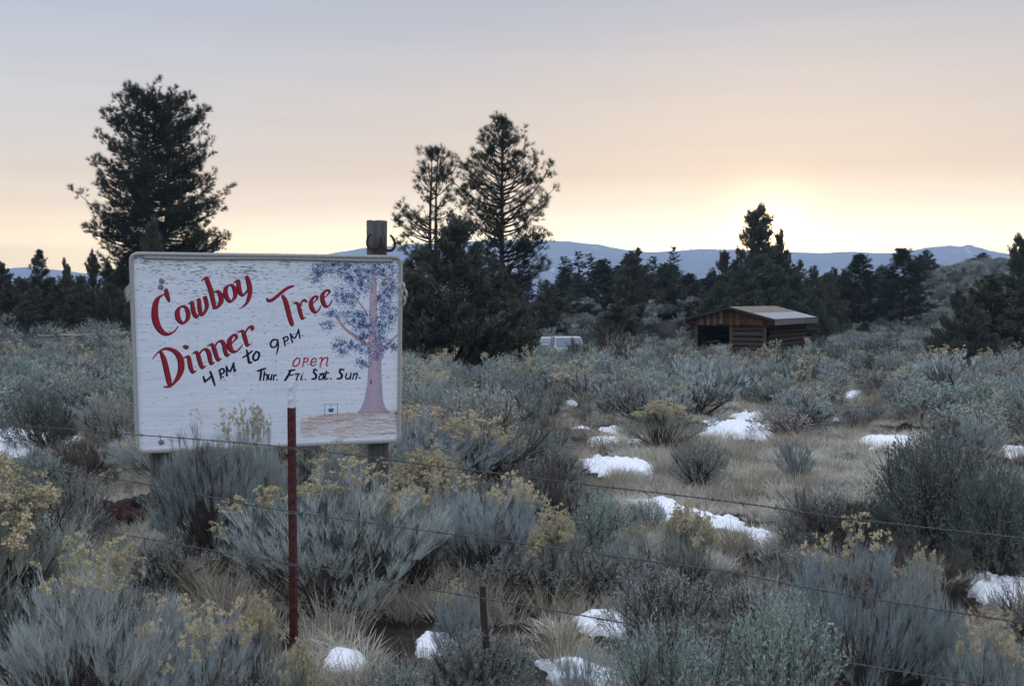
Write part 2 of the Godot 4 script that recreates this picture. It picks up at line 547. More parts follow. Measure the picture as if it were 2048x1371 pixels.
func _ready() -> void:
	rng.seed = 77
	bumps.seed = 3
	bumps.frequency = 0.08
	bumps.fractal_octaves = 3
	# ---- camera
	var cam := Camera3D.new()
	cam.name = "camera"
	cam.fov = rad_to_deg(2.0 * atan(685.5 / F))
	cam.near = 0.05
	cam.far = 12000.0
	cam.position = Vector3(0, EYE, 0)
	cam.rotation.x = -PITCH
	add_child(cam)
	cam.current = true
	var lens := CameraAttributesPhysical.new()
	lens.frustum_focal_length = 12.0 / (685.5 / F)   # 35 mm on a 24 mm high frame gives the same angle of view
	lens.frustum_focus_distance = 14.0
	lens.frustum_far = 12000.0
	lens.exposure_aperture = 9.0
	cam.attributes = lens
	# ---- sky and air
	var sun_dir := ray(SUN_X, SUN_Y).normalized()
	var env := Environment.new()
	env.background_mode = Environment.BG_SKY
	env.sky = Sky.new()
	env.sky.sky_material = make_sky(sun_dir)
	env.tonemap_mode = Environment.TONE_MAPPER_LINEAR
	env.tonemap_exposure = 1.12
	env.sdfgi_enabled = true
	env.ssao_enabled = true
	env.ssil_enabled = true
	env.fog_enabled = true
	env.fog_density = HAZE
	env.fog_light_color = Color(0.72, 0.85, 1.0)
	var we := WorldEnvironment.new()
	we.name = "world"
	we.environment = env
	add_child(we)
	# ---- the sun, just going down behind the ridge
	var sun := DirectionalLight3D.new()
	sun.name = "sun"
	sun.light_color = Color(1.0, 0.66, 0.34)
	sun.light_energy = 0.8
	sun.light_angular_distance = 0.6
	sun.shadow_enabled = true
	add_child(sun)
	sun.look_at_from_position(Vector3.ZERO, -sun_dir)
	# ---- materials
	M.leaf = paint(Color.WHITE, 0.85, 0.2, 0.08)
	M.needle = paint(Color.WHITE, 0.75, 0.25, 0.3)
	M.twig = paint(Color.WHITE, 0.9, 0.2)
	M.fluff = paint(Color.WHITE, 0.95, 0.1, 0.35)
	M.solid = paint(Color.WHITE, 0.85, 0.3)
	print("setting")
	build_land()
	print("sign")
	build_sign()
	print("fence")
	build_fence()
	build_shed()
	build_vehicles()
	build_rails()
	print("trees")
	build_trees()
	print("brush")
	build_brush()
	print("done")

# ---------------------------------------------------------------- land
func build_land() -> void:
	var rings := 120
	var cols := 361
	var p := PackedVector3Array()
	for r in rings:
		var d := 0.4 * pow(4900.0 / 0.4, r / float(rings - 1))
		for c in cols:
			var a := -PI + TAU * c / (cols - 1)
			var x := sin(a) * d
			var z := -cos(a) * d
			p.push_back(Vector3(x, ground(x, z), z))
	var g := grid(rings, cols, p, PackedColorArray())
	var soil := StandardMaterial3D.new()
	soil.albedo_texture = noise_tex(512, 0.02, Color(0.16, 0.15, 0.14), Color(0.36, 0.34, 0.31), 4, 5)
	soil.uv1_triplanar = true
	soil.uv1_world_triplanar = true
	soil.uv1_scale = Vector3(0.35, 0.35, 0.35)
	soil.detail_enabled = true
	soil.detail_blend_mode = BaseMaterial3D.BLEND_MODE_MUL
	soil.detail_albedo = noise_tex(512, 0.012, Color(0.55, 0.52, 0.5), Color(1, 1, 1), 8, 5)
	soil.detail_uv_layer = BaseMaterial3D.DETAIL_UV_2
	soil.uv2_triplanar = true
	soil.uv2_world_triplanar = true
	soil.uv2_scale = Vector3(0.031, 0.031, 0.031)
	soil.roughness = 0.95
	soil.metallic_specular = 0.2
	solo("ground", g, soil, "", "", "", "structure")
	# ---- distant ridge
	var prof := [[-2600, 560], [-1400, 530], [-500, 545], [0, 538], [50, 534], [110, 539], [170, 546], [300, 548], [450, 540], [560, 524], [640, 511], [690, 502], [740, 494], [850, 487], [990, 481], [1060, 480], [1130, 482], [1180, 487], [1260, 500], [1300, 504], [1340, 502], [1400, 498], [1480, 499], [1560, 503], [1640, 506], [1700, 503], [1760, 506], [1790, 506], [1830, 500], [1852, 495], [1900, 491], [1924, 493], [1938, 488], [1952, 494], [2000, 505], [2048, 511], [2400, 520], [3200, 500], [4600, 560]]
	var mn := FastNoiseLite.new()
	mn.seed = 11
	mn.frequency = 0.004
	mn.fractal_octaves = 5
	var mp := PackedVector3Array()
	var mk := PackedColorArray()
	var mc := 700
	var mr := 44
	for r in mr:
		var t := r / float(mr - 4)
		for c in mc:
			var px := lerpf(-1200.0, 3300.0, c / float(mc - 1))
			var py := 560.0
			for i in prof.size() - 1:
				if px >= prof[i][0] and px <= prof[i + 1][0]:
					py = lerpf(prof[i][1], prof[i + 1][1], smoothstep(0.0, 1.0, (px - prof[i][0]) / float(prof[i + 1][0] - prof[i][0])) * 0.5 + 0.5 * (px - prof[i][0]) / float(prof[i + 1][0] - prof[i][0]))
			var dr := ray(px, py)
			var far := 4600.0 / sqrt(1.0 + dr.x * dr.x) * 1.06
			var dist := lerpf(1900.0, far, minf(t, 1.0)) if t <= 1.0 else far + (t - 1.0) * 1500.0
			var x := dr.x * dist
			var z := -dist
			var top := EYE + dr.y * far
			var h := 0.0
			if t <= 1.0:
				h = lerpf(-8.0, top, pow(t, 1.35)) + mn.get_noise_2d(x * 1.4, z * 0.7) * 46.0 * t * (1.0 - t) * 2.2
				if t > 0.93: h += R(-1.0, 1.6)
			else:
				h = top - (t - 1.0) * 500.0
			mp.push_back(Vector3(x, h, z))
			var snow := mn.get_noise_2d(x * 2.5 + 900.0, h * 9.0) + mn.get_noise_2d(x * 9.0, h * 30.0) * 0.8
			var k := Color(0.20, 0.20, 0.19)   # forest over thin snow
			k = k.lerp(Color(0.32, 0.32, 0.31), clampf(mn.get_noise_2d(x * 5.0, h * 14.0) * 1.6, 0.0, 0.7))
			if snow > 0.52 and t < 0.97: k = k.lerp(Color(0.75, 0.78, 0.82), clampf((snow - 0.52) * 5.0, 0.0, 0.9))
			mk.push_back(k)
	solo("mountain", grid(mr, mc, mp, mk), M.solid, "", "", "", "structure")
	# ---- snow left in the shade
	M.snow = StandardMaterial3D.new()
	M.snow.albedo_texture = noise_tex(512, 0.05, Color(0.91, 0.91, 0.915), Color(0.99, 0.992, 0.995), 23, 5, 0.35)
	M.snow.roughness = 0.7
	M.snow.metallic_specular = 0.3
	M.snow.heightmap_enabled = true
	M.snow.heightmap_texture = bump_tex(256, 0.03, 21)
	M.snow.heightmap_scale = 2.5
	M.snow.uv1_triplanar = true
	M.snow.uv1_world_triplanar = true
	M.snow.uv1_scale = Vector3(2.0, 2.0, 2.0)
	M.snow.subsurf_scatter_enabled = true
	M.snow.subsurf_scatter_strength = 0.2
	snow([[1148, 927], [1180, 922], [1220, 922], [1260, 927], [1300, 933], [1308, 946], [1280, 952], [1230, 950], [1200, 955], [1165, 940]], 0.10, "old snow patch beside a small tan grass tuft")
	snow([[1245, 1005], [1290, 1018], [1340, 1028], [1400, 1034], [1450, 1040], [1480, 1046], [1500, 1062], [1565, 1080], [1555, 1090], [1500, 1086], [1440, 1080], [1380, 1076], [1310, 1068], [1262, 1050]], 0.10, "long slanting snow bank behind the yellow-topped shrub")
	snow([[1408, 850], [1440, 846], [1490, 847], [1530, 857], [1548, 866], [1540, 877], [1480, 879], [1430, 877], [1408, 872]], 0.12, "broad white snow patch on the edge of the tan grass")
	for s in [[1498, 832, 40, 12], [1770, 886, 70, 14], [2040, 902, 45, 14], [1712, 791, 22, 8], [1142, 802, 22, 8], [1660, 843, 22, 5], [245, 860, 28, 8], [155, 887, 25, 9], [1210, 884, 28, 10], [1160, 862, 24, 8], [1272, 881, 18, 9], [1225, 862, 26, 7], [985, 812, 24, 6], [180, 742, 26, 5], [78, 775, 8, 4], [870, 1293, 40, 22], [918, 1302, 20, 14], [1205, 1250, 58, 20], [1080, 810, 22, 6], [1830, 700, 10, 3], [1760, 745, 14, 4], [1640, 792, 16, 4]]:
		var q := []
		for i in 9:
			var a := TAU * i / 9.0
			var f := R(0.75, 1.15)
			q.append([s[0] + cos(a) * s[2] * f, s[1] - sin(a) * s[3] * f])
		var lab := "small remnant of white snow " + beside(hit(s[0], s[1]))
		snow(q, 0.045, lab, lab)
	snow([[1912, 1172], [1960, 1175], [2000, 1170], [2030, 1165], [2080, 1163], [2110, 1205], [2040, 1219], [1990, 1207], [1950, 1192]], 0.10, "snow bank below the large dark sagebrush")
	snow([[-40, 868], [50, 871], [108, 878], [92, 900], [60, 918], [10, 922], [-40, 922]], 0.12, "snow bank in front of the twisted sagebrush beside the upper wire")
	snow([[645, 1330], [660, 1308], [690, 1302], [722, 1312], [736, 1335], [715, 1348], [675, 1350]], 0.07, "rounded snow lump near the foot of the red post")
	snow([[1080, 1332], [1130, 1330], [1180, 1338], [1230, 1352], [1275, 1372], [1240, 1395], [1160, 1385], [1105, 1362]], 0.05, "low snow patch among the grass on the road side of the fence")

func snow(outline: Array, thick: float, label: String, group := "") -> void:
	var pts := PackedVector3Array()
	for q in outline:
		pts.push_back(hit(q[0], q[1]))
	var mid := Vector3.ZERO
	for q in pts: mid += q
	mid /= pts.size()
	mid.y = ground(mid.x, mid.z)
	var girth := 0.0
	for q in pts: girth += q.distance_to(mid) / pts.size()
	thick = minf(thick, girth * 0.2)
	var n := 120
	var rows := 22
	var p := PackedVector3Array()
	for r in rows:
		var s := 1.0 - r / float(rows - 1)
		for c in n + 1:
			var f := (c % n) / float(n) * pts.size()
			var i := int(f)
			var a := pts[(i - 1 + pts.size()) % pts.size()]
			var q := pts[i % pts.size()].cubic_interpolate(pts[(i + 1) % pts.size()], a, pts[(i + 2) % pts.size()], fmod(f, 1.0))
			var rag := 0.34 * bumps.get_noise_2d(q.x * 60.0, q.z * 60.0) + 0.16 * bumps.get_noise_2d(q.x * 190.0, q.z * 190.0 + 40.0)
			var w := mid + (q - mid) * s * (1.0 + rag * s)
			var lump := bumps.get_noise_2d(w.x * 45.0, w.z * 45.0)
			var h := thick * (1.0 - pow(s, 2.6)) * (0.8 + 0.7 * lump) + 0.012 * bumps.get_noise_2d(w.x * 160.0, w.z * 160.0) * (1.0 - s) + 0.014 * (1.0 - pow(s, 14.0)) - 0.03 * pow(s, 20.0)
			p.push_back(Vector3(w.x - mid.x, ground(w.x, w.z) + h - mid.y + 0.004, w.z - mid.z))
	# rows run inwards; columns must run to the right as seen from above
	var area := 0.0
	for i in pts.size():
		var a := pts[i] - mid
		var b := pts[(i + 1) % pts.size()] - mid
		area += a.x * b.z - a.z * b.x
	if area < 0.0:
		var q := PackedVector3Array()
		for r in rows:
			for c in n + 1:
				q.push_back(p[r * (n + 1) + n - c])
		p = q
	var o := solo("snow_patch", grid(rows, n + 1, p, PackedColorArray()), M.snow, label, "snow", group)
	o.position = mid

# ---------------------------------------------------------------- the painted sign
var sc := []     # corners: top left, top right, bottom right, bottom left
const TW := 1340
const TH := 972
var art: Image

func sign_uv(px: float, py: float) -> Vector2:
	var n: Vector3 = (sc[1] - sc[0]).cross(sc[3] - sc[0]).normalized()
	var e := Vector3(0, EYE, 0)
	var r := ray(px, py)
	var q: Vector3 = e + r * ((sc[0] - e).dot(n) / r.dot(n)) - sc[0]
	var a: Vector3 = sc[1] - sc[0]
	var b: Vector3 = sc[3] - sc[0]
	var aa := a.dot(a)
	var bb := b.dot(b)
	var ab := a.dot(b)
	var det := aa * bb - ab * ab
	return Vector2((q.dot(a) * bb - q.dot(b) * ab) / det, (q.dot(b) * aa - q.dot(a) * ab) / det)

func dab(x: float, y: float, r: float, k: Color, alpha := 1.0, flat := 1.0) -> void:
	var ry := maxf(r * flat, 0.5)
	for j in range(maxi(0, int(y - ry - 1)), mini(TH, int(y + ry + 2))):
		for i in range(maxi(0, int(x - r - 1)), mini(TW, int(x + r + 2))):
			var d := Vector2((i - x), (j - y) / flat).length()
			var c := clampf(r - d + 0.5, 0.0, 1.0) * alpha
			if c > 0.0:
				art.set_pixel(i, j, art.get_pixel(i, j).lerp(k, c))

func stroke(pts: Array, region: Array, k: Color, shift := Vector2.ZERO, grow := 0.0, mottled := 0.0, alpha := 1.0) -> void:
	# pts: [x, y, width] in an enlargement of the photograph; region: [x0, y0, scale]
	var q := []
	for s in pts:
		var uv := sign_uv(region[0] + (s[0] + shift.x) / region[2], region[1] + (s[1] + shift.y) / region[2])
		q.append(Vector3(uv.x * TW, uv.y * TH, (s[2] + grow) / region[2] * 2.5 * 0.5))
	if q.size() == 1:
		dab(q[0].x, q[0].y, q[0].z, k, alpha)
	for i in q.size() - 1:
		var a: Vector3 = q[maxi(i - 1, 0)]
		var d: Vector3 = q[mini(i + 2, q.size() - 1)]
		var n := maxi(2, int(Vector2(q[i + 1].x - q[i].x, q[i + 1].y - q[i].y).length() / 1.4))
		for j in n + 1:
			var w: Vector3 = q[i].cubic_interpolate(q[i + 1], a, d, j / float(n))
			dab(w.x, w.y, maxf(w.z, 0.9), vary(k, mottled) if mottled > 0.0 else k, alpha)

func build_sign() -> void:
	var dl := 6.94
	var dr := 7.51
	sc = [at(262, 508, dl), at(800, 515, dr), at(797, 880, dr), at(275, 903, dl)]
	# keep the board flat: move the fourth corner into the plane of the other three
	var n: Vector3 = (sc[1] - sc[0]).cross(sc[2] - sc[0]).normalized()
	sc[3] -= n * (sc[3] - sc[0]).dot(n)
	paint_board()
	var mid: Vector3 = (sc[2] + sc[3]) * 0.5
	var foot := Vector3(mid.x, ground(mid.x, mid.z), mid.z)
	var s := thing("painted_sign", "weathered white plywood sign with red hand lettering, a painted tree and rope edging", "sign", foot)
	var facing := n if n.z > 0.0 else -n
	var cn := []
	for q in sc: cn.append(q - foot)
	# board with rounded corners
	var ax: Vector3 = (cn[1] - cn[0]).normalized()
	var ay: Vector3 = (cn[3] - cn[0]).normalized()
	var rim := []
	for i in 4:
		var inw := [[ax, ay], [-ax, ay], [-ax, -ay], [ax, -ay]]
		var u: Vector3 = inw[i][0]
		var v: Vector3 = inw[i][1]
		var rr := 0.045
		var c: Vector3 = cn[i] + (u + v) * rr
		for j in 7:
			var w := PI * 0.5 * j / 6.0
			if i % 2 == 0:
				rim.append(c - (u * cos(w) + v * sin(w)) * rr)
			else:
				rim.append(c - (v * cos(w) + u * sin(w)) * rr)
	var st := SurfaceTool.new()
	st.begin(Mesh.PRIMITIVE_TRIANGLES)
	var back := -facing * 0.018
	var centre: Vector3 = (cn[0] + cn[2]) * 0.5
	for i in rim.size():
		var a: Vector3 = rim[i]
		var b: Vector3 = rim[(i + 1) % rim.size()]
		for q in [centre, a, b]:
			st.set_normal(facing)
			st.set_uv(board_uv(q, cn))
			st.add_vertex(q)
		for q in [centre + back, b + back, a + back]:
			st.set_normal(-facing)
			st.set_uv(Vector2(0.3, 0.93))
			st.add_vertex(q)
		var o := ((a + b) * 0.5 - centre).normalized()
		for q in [a, a + back, b + back, a, b + back, b]:
			st.set_normal(o)
			st.set_uv(Vector2(0.3, 0.93))
			st.add_vertex(q)
	var bm := StandardMaterial3D.new()
	bm.albedo_texture = ImageTexture.create_from_image(art)
	bm.roughness = 0.75
	bm.metallic_specular = 0.25
	part("board", st.commit(), bm, s)
	# rope round the edge
	var rope := Color(0.42, 0.41, 0.375)
	var loop := []
	for q in rim: loop.append(q + (q - centre).normalized() * 0.004 + facing * 0.008)
	var g := Geo.new()
	twist(g, loop, true, 0.0155, 0.06, rope)
	part("rope_border", g.mesh(), M.solid, s)
	g = Geo.new()
	var up := []
	for i in 30:
		var t := i / 29.0
		up.append((cn[0] + ax * 0.08).lerp(cn[1] - ax * 0.06, t) - ay * (0.014 - 0.004 * sin(t * 9.0)) + facing * 0.006 + ay * 0.034)
	twist(g, up, false, 0.0135, 0.055, rope)
	part("upper_rope", g.mesh(), M.solid, s)
	# knot on the far edge, tassel on the near edge
	g = Geo.new()
	var kp: Vector3 = cn[1] + (cn[2] - cn[1]) * 0.16 + facing * 0.012
	for c in [[0.0, 0.0], [0.016, 0.05], [0.004, 0.1]]:
		var ring := []
		for i in 12:
			var w := TAU * i / 12.0
			ring.append(kp + ax * (c[0] + 0.012 + cos(w) * 0.018) + ay * (c[1] + sin(w) * 0.036) + facing * (0.012 * cos(w * 2.0)))
		twist(g, ring, true, 0.010, 0.05, rope)
	part("rope_knot", g.mesh(), M.solid, s)
	g = Geo.new()
	var tp: Vector3 = cn[0] + (cn[3] - cn[0]) * 0.145 - ax * 0.004 + facing * 0.01
	for i in 170:
		var o := tp + ay * R(0.0, 0.085) - ax * R(0.0, 0.012) + facing * R(-0.012, 0.012)
		blade(g, o, (-ax * R(0.3, 0.9) + ay * R(0.3, 1.3) + facing * R(-0.3, 0.3)).normalized(), ay * 0.012, R(0.03, 0.06), 0.0016, vary(Color(0.56, 0.54, 0.49), 0.15))
	part("tassel", g.mesh(), M.solid, s)
	# bolts
	for b in [[323, 562], [321, 574], [767, 566], [322, 884]]:
		var uv := sign_uv(b[0], b[1])
		var c: Vector3 = cn[0] + (cn[1] - cn[0]) * uv.x + (cn[3] - cn[0]) * uv.y
		var bg := Geo.new()
		var k := Color(0.26, 0.25, 0.25)
		for ring in [[0.020, 0.0015, 0.017, 0.005], [0.011, 0.005, 0.008, 0.013]]:
			for i in 10:
				var w0 := TAU * i / 10.0
				var w1 := TAU * (i + 1) / 10.0
				var o0 := ax * cos(w0) + ay * sin(w0)
				var o1 := ax * cos(w1) + ay * sin(w1)
				bg.quad(c + o0 * ring[0] + facing * ring[1], c + o1 * ring[0] + facing * ring[1], c + o1 * ring[2] + facing * ring[3], c + o0 * ring[2] + facing * ring[3], k)
				bg.tri(c + facing * ring[3], c + o0 * ring[2] + facing * ring[3], c + o1 * ring[2] + facing * ring[3], k)
		part("bolt", bg.mesh(), metal_mat(), s)
	# posts behind the board
	var wood := StandardMaterial3D.new()
	wood.vertex_color_use_as_albedo = true
	wood.roughness = 0.9
	wood.metallic_specular = 0.2
	wood.albedo_texture = noise_tex(256, 0.05, Color(0.55, 0.55, 0.55), Color(1, 1, 1), 31, 4)
	wood.uv1_scale = Vector3(3.0, 0.25, 1.0)
	M.post_wood = wood
	for q in [[755, 442, 0.083], [318, 600, 0.075]]:
		var px: float = q[0]
		var c: Vector3 = Vector3(0, EYE, 0) + ray(px, 700) * ((sc[0] - facing * (0.02 + q[2]) - Vector3(0, EYE, 0)).dot(facing) / ray(px, 700).dot(facing))
		var top: float = EYE + ray(px, q[1]).y * -c.z
		if q[1] > 500: top = sc[0].y - 0.06
		var gy := ground(c.x, c.z) - 0.25
		var pp := PackedVector3Array()
		var kk := PackedColorArray()
		var uvs := PackedVector2Array()
		var rows := 12
		var cs := 37
		for r in rows + 2:
			for i in cs:
				var w := TAU * (i % (cs - 1)) / (cs - 1)
				var h := lerpf(gy, top, minf(r, rows - 1) / float(rows - 1))
				var cr := bumps.get_noise_2d((i % (cs - 1)) * 55.0, 7.0 + r * 1.2)
				var rad: float = q[2] * (1.0 + 0.09 * cr - (0.16 if (i % (cs - 1)) in [4, 30] else 0.0))
				var sq := 1.0 / maxf(absf(sin(w)), absf(cos(w)))
				rad *= lerpf(1.0, sq, 0.45) * 0.93
				if r == rows: rad *= 0.9
				if r > rows: rad = 0.0
				if r >= rows - 1: h += 0.012 * cr
				pp.push_back(Vector3(c.x + sin(w) * rad, h, c.z + cos(w) * rad) - foot)
				var k := Color(0.17, 0.165, 0.155)
				kk.push_back(vary(k, 0.12) * (1.0 + 0.5 * cr))
				uvs.push_back(Vector2(w, h * 2.0))
		var post := part("post", grid(rows + 2, cs, pp, kk, uvs), wood, s)
		if q[1] < 500:
			for hs in [[748, 482, -0.30], [775, 484, 0.42]]:
				var hc := at(hs[0], hs[1], -c.z - q[2] - 0.022) - foot
				part("horseshoe", horseshoe(hc, hs[2], ax, facing), M.rust, post)

func metal_mat() -> StandardMaterial3D:
	if not M.has("metal"):
		M.metal = paint(Color.WHITE, 0.45, 0.5)
		M.metal.metallic = 0.6
		M.rust = StandardMaterial3D.new()
		M.rust.albedo_texture = noise_tex(128, 0.06, Color(0.14, 0.09, 0.07), Color(0.30, 0.20, 0.16), 14)
		M.rust.uv1_triplanar = true
		M.rust.uv1_scale = Vector3(8, 8, 8)
		M.rust.roughness = 0.85
	return M.metal

func horseshoe(c: Vector3, tilt: float, ax: Vector3, facing: Vector3) -> ArrayMesh:
	var g := Geo.new()
	var last := []
	for i in 25:
		var t := lerpf(-1.0, 1.0, i / 24.0)
		var w := -PI * 0.5 + t * 2.25
		var rx := 0.052 * (1.0 - 0.10 * pow(absf(t), 3.0))
		var o := Vector2(cos(w) * rx, sin(w) * 0.066)
		var d := Vector2(cos(w), sin(w) * 1.2).normalized()
		o = o.rotated(tilt)
		d = d.rotated(tilt)
		var b := 0.011 * (1.0 - 0.35 * absf(t))
		var ring := []
		for e in [[-b, 0.0], [b, 0.0], [b, 0.009], [-b, 0.009]]:
			var q: Vector2 = o + d * e[0]
			ring.append(c + ax * q.x + Vector3.UP * q.y + facing * e[1])
		if i > 0:
			for s in 4:
				g.quad(last[s], last[(s + 1) % 4], ring[(s + 1) % 4], ring[s], Color.WHITE)
		if i == 0 or i == 24:
			g.quad(ring[0], ring[1], ring[2], ring[3], Color.WHITE)
		last = ring
	return g.mesh()

func board_uv(q: Vector3, cn: Array) -> Vector2:
	var a: Vector3 = cn[1] - cn[0]
	var b: Vector3 = cn[3] - cn[0]
	var d: Vector3 = q - cn[0]
	var aa := a.dot(a)
	var bb := b.dot(b)
	var ab := a.dot(b)
	var det := aa * bb - ab * ab
	return Vector2((d.dot(a) * bb - d.dot(b) * ab) / det, (d.dot(b) * aa - d.dot(a) * ab) / det)

# a laid rope: three strands round a path
func twist(g: Geo, path: Array, closed: bool, thick: float, pitch: float, k: Color) -> void:
	var p := []
	var n := path.size()
	var run := 0.0
	for i in (n if closed else n - 1):
		var a: Vector3 = path[i]
		var b: Vector3 = path[(i + 1) % n]
		var l := a.distance_to(b)
		var m := maxi(1, int(l / (pitch / 9.0)))
		for j in m:
			p.append([a.lerp(b, j / float(m)), run + l * j / m, (b - a).normalized()])
		run += l
	p.append([path[0] if closed else path[n - 1], run, p[-1][2]])
	for s in 3:
		var line := PackedVector3Array()
		var rad := PackedFloat32Array()
		for q in p:
			var d: Vector3 = q[2]
			var u := d.cross(Vector3(0.2, 0.3, 0.93)).normalized()
			var v := d.cross(u)
			var w: float = TAU * (q[1] / pitch + s / 3.0)
			line.push_back(q[0] + (u * cos(w) + v * sin(w)) * thick * 0.5)
			rad.push_back(thick * 0.58)
		g.tube(line, rad, 5, vary(k, 0.08))

func paint_board() -> void:
	rng.seed = 501
	art = Image.create(TW, TH, false, Image.FORMAT_RGB8)
	var white := Color(0.88, 0.895, 0.91)
	var grain := FastNoiseLite.new()
	grain.seed = 9
	grain.frequency = 0.02
	grain.fractal_octaves = 4
	for y in TH:
		var band := grain.get_noise_2d(3.0, y * 2.0) * 0.02
		for x in TW:
			var n := grain.get_noise_2d(x * 0.18, y * 2.2) * 0.045 + band
			art.set_pixel(x, y, Color(white.r + n, white.g + n, white.b + n * 0.9))
	# checks and flaking along the plywood grain; thickest at the weathered top
	for i in 6500:
		var u := rng.randf()
		var v := rng.randf()
		var top := exp(-v * 6.0) * (0.3 + 1.5 * maxf(0.0, grain.get_noise_2d(u * 260.0, v * 200.0) + 0.3))
		if rng.randf() > 0.07 + top:
			continue
		var l := R(4, 22) * (1.0 + top * 1.4)
		var slope := R(-0.06, 0.06) + (0.25 * sin(u * 14.0 + v * 20.0) * top)
		var k := Color(0.30, 0.31, 0.34).lerp(Color(0.62, 0.62, 0.63), rng.randf())
		var w := R(0.7, 1.3) + top * R(0.0, 1.6)
		for j in int(l):
			dab(u * TW + j, v * TH + slope * j + sin(j * 0.5 + i) * 0.5, w * sin(PI * (j + 0.5) / l) + 0.2, k, R(0.3, 0.75))
	for i in 240:
		var u := R(0.0, 1.0)
		var v := pow(rng.randf(), 1.7)
		dab(u * TW, v * TH, R(10, 46), Color(0.72, 0.73, 0.74), R(0.03, 0.10), R(0.12, 0.4))
	# rain runs
	for i in 26:
		var x := R(0.22, 0.72) * TW
		var y := R(0.35, 0.5) * TH
		for j in int(R(80, 330)):
			dab(x + sin(j * 0.03 + i) * 3.0, y + j, 0.8, Color(0.66, 0.68, 0.70), 0.22)
	var T := [580.0, 510.0, 3.516]
	# painted ground under the tree
	for i in 2600:
		var x := R(60, 770)
		var y := R(1085, 1285)
		var lim := 1110.0 + 40.0 * pow(clampf((330.0 - x) / 270.0, 0.0, 1.0), 1.5) - 25.0 * clampf((x - 330.0) / 440.0, 0.0, 1.0)
		if y < lim or rng.randf() < (y - lim) / 230.0:
			continue
		var k := Color(0.62, 0.42, 0.33).lerp(Color(0.78, 0.64, 0.57), rng.randf()).lerp(Color(0.56, 0.50, 0.52), 0.35 if x > 440 and rng.randf() < 0.5 else 0.0)
		stroke([[x, y, R(2, 5)], [x + R(20, 90), y + R(-6, 2), R(1, 3)]], T, k, Vector2.ZERO, 0.0, 0.0, R(0.1, 0.3))
	# trunk and limbs
	var bark := Color(0.72, 0.62, 0.65)
	for y in range(60, 1112, 3):
		var lo := 0.0
		var hi := 0.0
		var tbl := [[60, 580, 598], [300, 560, 612], [560, 556, 612], [650, 545, 662], [750, 553, 640], [900, 545, 645], [1020, 522, 652], [1075, 500, 672], [1112, 470, 705]]
		for i in tbl.size() - 1:
			if y >= tbl[i][0] and y <= tbl[i + 1][0]:
				var t: float = (y - tbl[i][0]) / float(tbl[i + 1][0] - tbl[i][0])
				lo = lerpf(tbl[i][1], tbl[i + 1][1], t)
				hi = lerpf(tbl[i][2], tbl[i + 1][2], t)
		var x := lo
		while x < hi:
			var k := bark.lerp(Color(0.58, 0.54, 0.64), clampf(absf((x - lo) / (hi - lo) - 0.45) * 1.3 + R(-0.25, 0.25), 0.0, 1.0)).lerp(Color(0.80, 0.66, 0.64), 0.5 if y < 700 and rng.randf() < 0.6 else 0.0)
			stroke([[x, y + R(-2, 2), R(4, 7)]], T, k, Vector2.ZERO, 0.0, 0.0, 0.75)
			x += 4.0
	for b in [[[640, 660, 24], [700, 610, 18], [755, 560, 12]], [[560, 640, 30], [480, 585, 26], [385, 515, 20], [318, 425, 13]], [[545, 420, 10], [505, 360, 12], [440, 270, 8]], [[590, 345, 20], [655, 262, 14], [738, 178, 9]]]:
		stroke(b, T, Color(0.72, 0.58, 0.60), Vector2.ZERO, 0.0, 0.1, 0.8)
	# foliage: a thin wash first, then dabs
	for c in [[190, 130, 60, 80], [290, 85, 80, 55], [420, 120, 110, 90], [500, 200, 90, 90], [660, 110, 100, 72], [705, 230, 58, 75], [350, 290, 52, 70], [420, 310, 60, 55], [450, 430, 100, 62], [500, 480, 80, 80], [300, 415, 62, 34], [262, 492, 60, 36], [560, 110, 50, 60], [690, 410, 72, 110], [625, 520, 60, 100], [655, 625, 62, 55], [725, 640, 38, 42], [510, 560, 60, 60], [520, 655, 85, 52], [352, 640, 62, 62], [440, 630, 50, 42], [510, 760, 55, 36], [615, 705, 45, 42], [375, 690, 30, 22], [650, 300, 60, 60], [560, 500, 40, 40]]:
		for i in int(c[2] * c[3] / 40.0):
			var q0 := Vector2(R(-1, 1), R(-1, 1))
			if q0.length() > 0.85 or c[0] + q0.x * c[2] > 762 or c[1] + q0.y * c[3] < 22: continue
			stroke([[c[0] + q0.x * c[2], c[1] + q0.y * c[3], R(10, 22)]], T, Color(0.60, 0.66, 0.77), Vector2.ZERO, 0.0, 0.0, 0.22)
		for i in int(c[2] * c[3] / 7.0):
			var q := Vector2(rng.randfn(0.0, 0.52), rng.randfn(0.0, 0.52))
			var x: float = c[0] + q.x * c[2]
			var y: float = c[1] + q.y * c[3]
			if x > 764 or y < 20 or q.length() > 1.25: continue
			var cl := grain.get_noise_2d(x * 0.9, y * 0.9) + 0.6 * grain.get_noise_2d(x * 3.0 + 70.0, y * 3.0)
			if cl < -0.12 and rng.randf() < 0.8: continue
			var k := Color(0.13, 0.19, 0.34).lerp(Color(0.46, 0.53, 0.69), clampf(0.42 - cl * 1.6 + R(-0.3, 0.3), 0.0, 1.0))
			stroke([[x, y, R(3, 8)]], T, k, Vector2.ZERO, 0.0, 0.0, R(0.35, 0.85))
	# trunk shows again through the leaves, then the small details
	for y in range(90, 640, 4):
		if grain.get_noise_2d(70.0, y * 1.2) > 0.0:
			stroke([[R(572, 600), y, R(6, 14)]], T, Color(0.74, 0.62, 0.64), Vector2.ZERO, 0.0, 0.0, 0.6)
	stroke([[570, 880, 12], [568, 905, 10]], T, Color(0.22, 0.34, 0.60))
